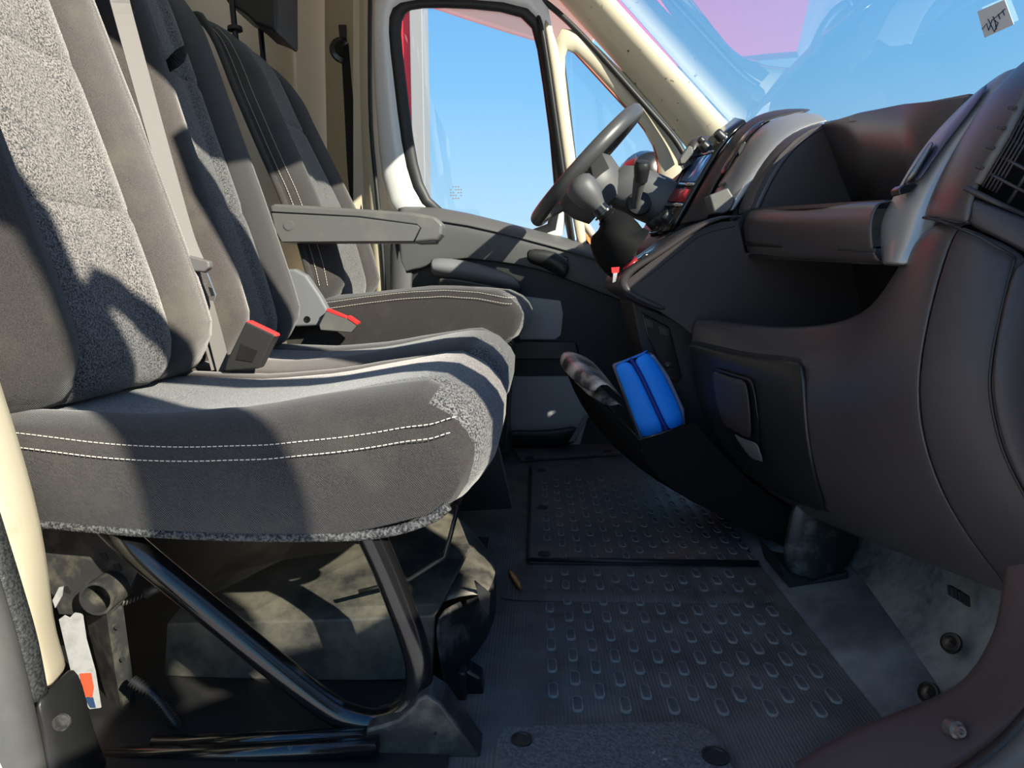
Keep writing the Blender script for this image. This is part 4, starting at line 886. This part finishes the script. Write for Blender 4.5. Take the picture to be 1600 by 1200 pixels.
# -- dark centre arch left of the vent
c4 = [(1055, 352), (1068, 335), (1085, 305), (1108, 265), (1130, 230), (1147, 207), (1167, 188), (1190, 177), (1225, 171), (1262, 172)]
c3b = [(1112, 345), (1110, 325), (1108, 304), (1127, 275), (1147, 245), (1163, 217), (1183, 198), (1206, 186), (1235, 177), (1268, 175)]
sheet('stack_arch', [[A(a, b, 0.205) for a, b in c3b], [A(a, b, 0.235) for a, b in [((p[0] + q[0]) / 2 - 2, (p[1] + q[1]) / 2 - 1) for p, q in zip(c3b, c4)]], [A(a, b, 0.262) for a, b in c4], [A(a, b, 0.268) + V((0.02, 0, 0)) for a, b in c4]], 'dash_smooth', da, solid=0.006, sub=1)
# -- radio / climate panel
r1 = [(1050, 360), (1062, 340), (1082, 305), (1104, 267), (1124, 233), (1140, 212), (1165, 190)]
r2 = [(1016, 366), (1030, 340), (1052, 303), (1073, 272), (1092, 243), (1112, 215), (1150, 186)]
rd = sheet('radio_panel', [[A(a, b, 0.265) for a, b in r1], [A(a, b, 0.43) for a, b in r2]], 'gloss_black', da, solid=0.01, sub=0)
def RP(u, v, o=0.004):   # u 0..1 near->far, v 0..1 bottom->top
    n = len(r1) - 1; j = min(int(v * n), n - 1); t = v * n - j
    p = A(*r1[j], 0.265).lerp(A(*r1[j + 1], 0.265), t); q = A(*r2[j], 0.43).lerp(A(*r2[j + 1], 0.43), t)
    return p.lerp(q, u) + V((-0.75, -0.1, 0.6)) * o
def rpanel(name, u0, u1, v0, v1, o, m, th=0.004):
    return sheet(name, [[RP(u0, v, o) for v in (v0, (v0 + v1) / 2, v1)], [RP(u1, v, o) for v in (v0, (v0 + v1) / 2, v1)]], m, rd, solid=th, sub=0)
rpanel('screen', 0.1, 0.9, 0.42, 0.62, 0.006, 'screen_blue'); rpanel('chrome_strip', 0.06, 0.94, 0.385, 0.405, 0.008, 'chrome')
rpanel('button_row', 0.08, 0.9, 0.27, 0.36, 0.007, 'red_plastic', 0.004); bpy.data.objects['button_row'].data.materials[0] = MAT['mirror_red']
rpanel('chrome_strip', 0.06, 0.94, 0.235, 0.255, 0.008, 'chrome'); rpanel('chrome_strip', 0.06, 0.94, 0.63, 0.645, 0.008, 'chrome')
nrm = V((-0.75, -0.25, 0.6)).normalized()
for u, v, r in ((0.08, 0.78, 0.012), (0.5, 0.68, 0.013), (0.3, 0.12, 0.016), (0.55, 0.10, 0.016), (0.8, 0.06, 0.015), (0.9, 0.75, 0.010)):
    lathe('control_knob', RP(u, v, 0.004), nrm, [(0, r * 1.15), (0.004, r * 1.1), (0.005, r), (0.022, r * 0.9), (0.024, r * 0.8)], 'black_plastic', rd, seg=18)
    lathe('knob_ring', RP(u, v, 0.005), nrm, [(0, r * 1.25), (0.003, r * 1.22)], 'chrome', rd, seg=18)
# -- driver side of dash: instrument hood
sheet('instrument_hood', [[A(a, b, y) + V((dx_, 0, 0)) for a, b in ((1012, 372), (1030, 330), (1050, 295), (1070, 258), (1088, 236), (1112, 214), (1150, 196))] for y, dx_ in ((0.44, 0.0), (0.55, 0.01), (0.70, 0.02), (0.84, 0.06))], 'dash_smooth', da, solid=0.01, sub=1)
tube('hood_brow', [A(1080, 262, 0.46), A(1082, 232, 0.47), A(1098, 222, 0.5), A(1118, 226, 0.55)], 0.016, 'dash_smooth', da, k=5)
# -- lower console shoulder (gear lever mount) and the side wall of the open shelf
prof = [(1150, 338), (1125, 339), (1101, 346), (1070, 362), (1040, 384), (1012, 402), (985, 418), (968, 432), (964, 446), (975, 458), (1000, 470), (1030, 484)]
sec = lambda y, s=0.0: [A(a, b, 0.06) + V((s, y - 0.06, 0)) for a, b in prof]
sheet('console_shoulder', [sec(0.052, 0.02), sec(0.048, 0.005), sec(0.058, 0.0), sec(0.075, 0.0), sec(0.20, -0.004), sec(0.36, 0.0), sec(0.375, 0.012), sec(0.38, 0.05)], 'dash_smooth', da, solid=0.006, sub=1)
wl = [(970, 445), (990, 430), (1016, 410), (1046, 390), (1075, 369), (1104, 354), (1126, 347), (1152, 345), (1163, 395), (1400, 405), (1440, 560), (1300, 560), (1180, 540), (1078, 520), (1060, 505), (1030, 486), (998, 472), (975, 460)]
put('shelf_side', [A(a, b, 0.064) for a, b in wl], [tuple(range(len(wl)))], 'dash_smooth', da, solid=0.008)
tube('shoulder_groove', [A(a, b, 0.0605) for a, b in ((1000, 440), (1030, 418), (1068, 388), (1100, 366), (1148, 354))], 0.0012, 'satin_black', da, seg=6, k=4)
put('shelf_back', [V((0.64, 0.07, 0.62)), V((0.64, -0.6, 0.62)), V((0.70, -0.6, 0.40)), V((0.70, 0.07, 0.40))], [(0, 1, 2, 3)], 'satin_black', da, solid=0.006)
put('shelf_floor', [V((0.36, 0.065, 0.44)), V((0.46, -0.40, 0.44)), V((0.50, -0.60, 0.45)), V((0.70, -0.6, 0.44)), V((0.70, 0.065, 0.42))], [(0, 1, 2, 3, 4)], dp, da, solid=0.006)
put('shelf_roof', [A(1162, 401, 0.085), A(1266, 405, -0.2), A(1371, 410, -0.475), V((0.66, -0.475, 0.60)), V((0.66, 0.085, 0.62))], [(0, 1, 2, 3, 4)], 'satin_black', da, solid=0.006)
# cup-holder lip, lighter and small lever on the shoulder
sheet('shoulder_tray', [[A(a, b, 0.10) + V((-0.004, 0, 0.004)) for a, b in ((1040, 386), (1015, 402), (985, 419))], [A(a, b, 0.17) + V((-0.004, 0, 0.004)) for a, b in ((1036, 384), (1010, 400), (984, 417))]], 'gloss_black', da, solid=0.004, sub=0)
tube('shoulder_lever', [A(1012, 412, 0.12), A(1008, 402, 0.11), A(1018, 398, 0.10), A(1008, 399, 0.09), (A(1002, 406, 0.09))], 0.004, 'gloss_black', da, k=3)
sheet('ash_lid', [[A(a, b, 0.09) + V((-0.005, 0, 0.005)) for a, b in ((1000, 410), (978, 426))], [A(a, b, 0.16) + V((-0.005, 0, 0.005)) for a, b in ((997, 404), (977, 420))]], 'mirror_red', da, solid=0.004, sub=0)
# centre stack below the shoulder: sockets, column down to the floor
ypoly('lower_stack', [(985, 468), (1060, 500), (1100, 505), (1125, 640), (1240, 790), (1240, 860), (1120, 780), (1040, 640), (1000, 540)], 0.15, 0.21, 'satin_black', da, 0.006)
ypoly('socket_plate', [(1002, 488), (1046, 512), (1066, 590), (1058, 598), (1040, 590), (1010, 520)], 0.142, 0.01, 'gloss_black', da, 0.002)
for a, b in ((1014, 504), (1036, 516)): ypoly('socket_button', [(a - 7, b - 8), (a + 6, b - 3), (a + 8, b + 10), (a - 4, b + 6)], 0.138, 0.006, 'dash_smooth', da, 0.001)
lathe('socket_pin', A(1044, 570, 0.142), (-0.3, -1, 0), [(0, 0.008), (0.004, 0.007), (0.012, 0.003)], 'grey_plastic', da, seg=12)
sheet('console_foot', [[A(a, b, -0.17) for a, b in ((1238, 770), (1226, 830), (1218, 880), (1232, 908), (1236, 922))], [A(a, b, -0.19) for a, b in ((1275, 795), (1272, 850), (1272, 900), (1275, 915), (1280, 920))], [A(a, b, -0.16) for a, b in ((1340, 825), (1338, 860), (1328, 892), (1327, 905), (1325, 908))], [A(a, b, -0.02) for a, b in ((1345, 800), (1340, 840), (1330, 870), (1328, 885), (1325, 890))]], 'dusty_plastic', da, solid=0.01, sub=1)
ypoly('foot_sole', [(1218, 878), (1240, 900), (1272, 908), (1326, 894), (1326, 908), (1240, 926), (1228, 912)], -0.195, 0.12, 'rubber', da, 0.003)
for a, b in ((1492, 928), (1503, 934), (1512, 940)): ypoly('fixing_tab', [(a - 6, b - 10), (a + 4, b - 8), (a + 5, b + 10), (a - 4, b + 6)], -0.50, 0.01, 'satin_black', da, 0.001)

# solid cores behind the visible skins
ypoly('trim_core', [(1140, 342), (1152, 322), (1170, 292), (1192, 258), (1214, 232), (1242, 211), (1290, 198), (1350, 320), (1350, 402), (1170, 402)], 0.145, 0.10, 'satin_black', da)
ypoly('stack_core', [(1040, 368), (1072, 345), (1094, 308), (1116, 270), (1138, 236), (1156, 214), (1190, 190), (1270, 184), (1310, 400), (1040, 420)], 0.28, 0.14, 'satin_black', da)
ypoly('shoulder_core', [(1080, 372), (1110, 354), (1150, 346), (1168, 328), (1188, 328), (1186, 405), (1080, 430)], 0.10, 0.25, 'satin_black', da)
ypoly('hood_core', [(1030, 365), (1060, 300), (1090, 250), (1120, 225), (1250, 215), (1250, 420), (1030, 420)], 0.47, 0.40, 'satin_black', da)
# -- document pocket below the stack
dpk = root('document_pocket', 'black document pocket flap hanging open below the centre console', 'pocket', loc=A(1000, 690, 0.0))
N0 = [A(a, b, -0.03) for a, b in ((1000, 688), (1008, 716), (1030, 745), (1075, 778), (1140, 810), (1235, 862))]
F0 = [A(a, b, 0.34) for a, b in ((876, 556), (893, 606), (920, 650), (955, 690), (1010, 725), (1090, 760))]
sheet('flap', [N0, [p.lerp(q, 0.3) + V((-0.012, 0, -0.006)) for p, q in zip(N0, F0)], [p.lerp(q, 0.7) + V((-0.012, 0, -0.006)) for p, q in zip(N0, F0)], F0], 'pocket_cloth', dpk, solid=0.006, sub=1)
put('near_side', [A(a, b, -0.03) for a, b in ((1000, 688), (1084, 660), (1110, 690), (1170, 750), (1240, 800), (1240, 862), (1140, 812), (1075, 780), (1030, 747), (1008, 718))], [tuple(range(10))], 'pocket_cloth', dpk, solid=0.006)
tube('pocket_rim', [A(a, b, y) for a, b, y in ((1086, 660, -0.03), (1000, 688, -0.03), (960, 645, 0.10), (915, 600, 0.23), (878, 562, 0.34))], 0.003, 'gloss_black', dpk, seg=8)
# blue zipped case
bc = root('zip_case', 'bright blue zipped case with clear sides in document pocket', 'case', loc=A(1020, 640, 0.08))
bm_ = lambda pts, y: [A(a, b, y) for a, b in pts]
c0 = bm_([(958, 572), (972, 563), (1005, 556), (1012, 548), (1024, 550), (1044, 580), (1062, 612), (1074, 650), (1070, 668), (1005, 690), (992, 672), (975, 635)], 0.03)
ypoly('case_body', [(962, 576), (985, 568), (1022, 553), (1046, 588), (1070, 640), (1072, 672), (1004, 696), (985, 640)], 0.05, 0.085, 'blue_film', bc, 0.006)
sheet('case_band', [[A(a, b, 0.034) for a, b in ((958, 573), (966, 588), (978, 622), (990, 655), (1003, 690))], [A(a, b, 0.026) for a, b in ((970, 566), (982, 584), (996, 620), (1010, 652), (1023, 684))], [A(a, b, 0.024) for a, b in ((984, 562), (998, 584), (1014, 618), (1028, 648), (1042, 678))]], 'blue_cloth', bc, solid=0.008, sub=1)
sheet('case_band', [[A(a, b, 0.024) for a, b in ((987, 560), (1002, 584), (1018, 618), (1032, 648), (1046, 677))], [A(a, b, 0.022) for a, b in ((1003, 554), (1020, 580), (1036, 612), (1048, 642), (1058, 671))], [A(a, b, 0.034) for a, b in ((1010, 547), (1028, 566), (1048, 604), (1062, 634), (1072, 665))]], 'blue_cloth', bc, solid=0.008, sub=1)
tube('zip', [A(a, b, 0.021) for a, b in ((985, 560), (1000, 584), (1016, 618), (1030, 648), (1044, 678))], 0.004, 'blue_dark', bc, k=4)
sheet('case_top', [[A(a, b, 0.03) for a, b in ((956, 574), (980, 563), (1003, 555), (1012, 548))], [A(a, b, 0.13) for a, b in ((962, 570), (984, 560), (1006, 551), (1014, 546))]], 'blue_cloth', bc, solid=0.006, sub=1)
# rolled magazine
mg = sheet('magazine', [[A(a, b, 0.30) for a, b in ((873, 570), (874, 553), (884, 546), (905, 552), (925, 562))], [A(a, b, 0.16) for a, b in ((890, 592), (892, 576), (905, 570), (925, 578), (950, 590))], [A(a, b, 0.06) for a, b in ((930, 620), (935, 604), (950, 600), (965, 612), (985, 640))]], 'magazine', None, solid=0.004, sub=1)
tag(mg, 'curled glossy magazine tucked into document pocket beside blue case', 'magazine')
mg2 = sheet('brochure', [[A(a, b, 0.26) for a, b in ((882, 588), (896, 576), (915, 582))], [A(a, b, 0.02) for a, b in ((955, 650), (970, 625), (990, 655))]], 'magazine', None, solid=0.003, sub=1)
tag(mg2, 'folded brochure lying in front of the blue case', 'brochure')

# ================================================================== STEERING, GEAR LEVER, SMALL THINGS
sw = root('steering_wheel', 'dark grey steering wheel seen edge on', 'steering wheel', loc=A(915, 262, 0.5))
wc = A(915, 261, 0.5); u_ = (A(1000, 170, 0.5) - A(832, 352, 0.5)).normalized(); yv = V((0, 1, 0)); nn = u_.cross(yv).normalized()
if nn.x > 0: nn = -nn
Rw = 0.186
ring = [wc + u_ * (Rw * math.cos(2 * math.pi * i / 64)) + yv * (Rw * math.sin(2 * math.pi * i / 64)) for i in range(64)]
v = []; f = []
for i, p in enumerate(ring):
    rd_ = (p - wc).normalized()
    for s in range(14):
        a = 2 * math.pi * s / 14; v.append(p + rd_ * (0.0165 * math.cos(a)) + nn * (0.019 * math.sin(a)))
for i in range(64):
    for s in range(14): f.append((i * 14 + s, i * 14 + (s + 1) % 14, ((i + 1) % 64) * 14 + (s + 1) % 14, ((i + 1) % 64) * 14 + s))
put('rim', v, f, 'wheel_grey', sw, True)
lathe('hub', wc - u_ * 0.03, nn, [(-0.11, 0.07), (-0.07, 0.088), (-0.03, 0.095), (-0.008, 0.085), (0.004, 0.06), (0.007, 0.02)], 'door_grey', sw)
for a in (90, 270, 180):
    d_ = u_ * math.cos(math.radians(a)) + yv * math.sin(math.radians(a)); sd = nn.cross(d_)
    put('spoke', [wc - nn * 0.05 + d_ * 0.05 + sd * 0.03, wc - nn * 0.05 + d_ * 0.05 - sd * 0.03, wc - nn * 0.008 + d_ * (Rw - 0.005) - sd * 0.022, wc - nn * 0.008 + d_ * (Rw - 0.005) + sd * 0.022], [(0, 1, 2, 3)], 'door_grey', sw, solid=0.016, bevel=0.004)
col = root('steering_column', 'grey steering column shroud behind the wheel with control stalk', 'steering column', loc=A(985, 300, 0.5))
def quad(c, hw, hh, up_, r=0.3):
    return [c + yv * (hw * math.copysign(abs(math.cos(a)) ** 0.6, math.cos(a))) + up_ * (hh * math.copysign(abs(math.sin(a)) ** 0.6, math.sin(a))) for a in [2 * math.pi * i / 16 for i in range(16)]]
cols_ = [(A(952, 282, 0.5), 0.05, 0.05), (A(968, 289, 0.5), 0.065, 0.062), (A(1000, 303, 0.5), 0.075, 0.066), (A(1040, 320, 0.5), 0.08, 0.065), (A(1075, 335, 0.5), 0.085, 0.06)]
v = [p for c, a, b in cols_ for p in quad(c, a, b, u_)]; f = []
for i in range(4):
    for s in range(16): f.append((i * 16 + s, i * 16 + (s + 1) % 16, (i + 1) * 16 + (s + 1) % 16, (i + 1) * 16 + s))
f += [tuple(range(16)), tuple(range(64, 80))]
put('shroud', v, f, 'door_grey', col, True)
lathe('stalk_boot', A(998, 318, 0.425), (0, -1, 0.2), [(0, 0.032), (0.008, 0.030), (0.012, 0.018)], 'satin_black', col)
tube('stalk', [A(992, 326, 0.42), A(996, 300, 0.39), A(1000, 280, 0.37)], [0.008, 0.013, 0.017], 'door_grey', col, k=4)
lathe('stalk_knob', A(1001, 284, 0.37), (0.0, -0.45, 1), [(0, 0.016), (0.03, 0.0195), (0.043, 0.0195), (0.046, 0.017), (0.050, 0.0165), (0.051, 0.008)], 'black_plastic', col)
# gear lever
gv = root('gear_lever', 'black gear lever with rounded knob and leather gaiter', 'gear lever', loc=A(965, 400, 0.2))
cs_ = [(A(985, 398, 0.2), 0.068), (A(968, 385, 0.2), 0.063), (A(962, 372, 0.2), 0.060), (A(962, 358, 0.2), 0.052), (A(957, 346, 0.2), 0.036), (A(949, 338, 0.2), 0.022), (A(944, 333, 0.2), 0.017)]
rnd_ = random.Random(3); v = []; f = []
for i, (c, r) in enumerate(cs_):
    t = (cs_[min(i + 1, 6)][0] - cs_[max(i - 1, 0)][0]).normalized(); a1 = V((0, 1, 0)); a2 = t.cross(a1).normalized()
    for s in range(24):
        a = 2 * math.pi * s / 24; k = 1 + 0.08 * math.sin(4 * a + i * 0.9) * (1 if 0 < i < 5 else 0)
        v.append(c + a1 * (r * k * math.cos(a)) + a2 * (r * k * math.sin(a)))
for i in range(6):
    for s in range(24): f.append((i * 24 + s, i * 24 + (s + 1) % 24, (i + 1) * 24 + (s + 1) % 24, (i + 1) * 24 + s))
put('gaiter', v, f, 'gaiter_leather', gv, True, sub=1)
ax = (A(913, 298, 0.2) - A(948, 338, 0.2)).normalized()
b0 = A(946, 336, 0.2)
lathe('collar', b0, ax, [(-0.018, 0.021), (-0.006, 0.025), (-0.002, 0.019), (0.003, 0.018), (0.004, 0.024), (0.008, 0.024), (0.009, 0.018), (0.03, 0.017)], 'gloss_black', gv)
lathe('knob', b0 + ax * 0.022, ax, [(0, 0.017), (0.012, 0.022), (0.030, 0.031), (0.055, 0.0355), (0.070, 0.033), (0.079, 0.024), (0.083, 0.010), (0.0835, 0.001)], 'door_grey', gv)
# red key tag
kt = root('key_tag', 'red and white tag hanging below the gaiter', 'tag', loc=A(962, 425, 0.1))
ypoly('red_tab', [(955, 418), (968, 417), (967, 426), (956, 427)], 0.06, 0.004, 'red_plastic', kt, 0.0008)
ypoly('white_strip', [(958, 427), (965, 426), (962, 440), (957, 442)], 0.06, 0.003, 'paper', kt, 0.0006)
# grey clip on the instrument hood
pc = root('phone_clip', 'small grey clip mount on top of the instrument hood', 'clip', loc=A(1072, 245, 0.42))
ypoly('clip_jaw', [(1062, 248), (1076, 227), (1082, 229), (1084, 238), (1070, 256), (1063, 256)], 0.40, 0.03, 'grey_plastic', pc, 0.003)
ypoly('clip_body', [(1066, 252), (1080, 240), (1088, 243), (1086, 256), (1070, 264)], 0.405, 0.03, 'gloss_black', pc, 0.003)
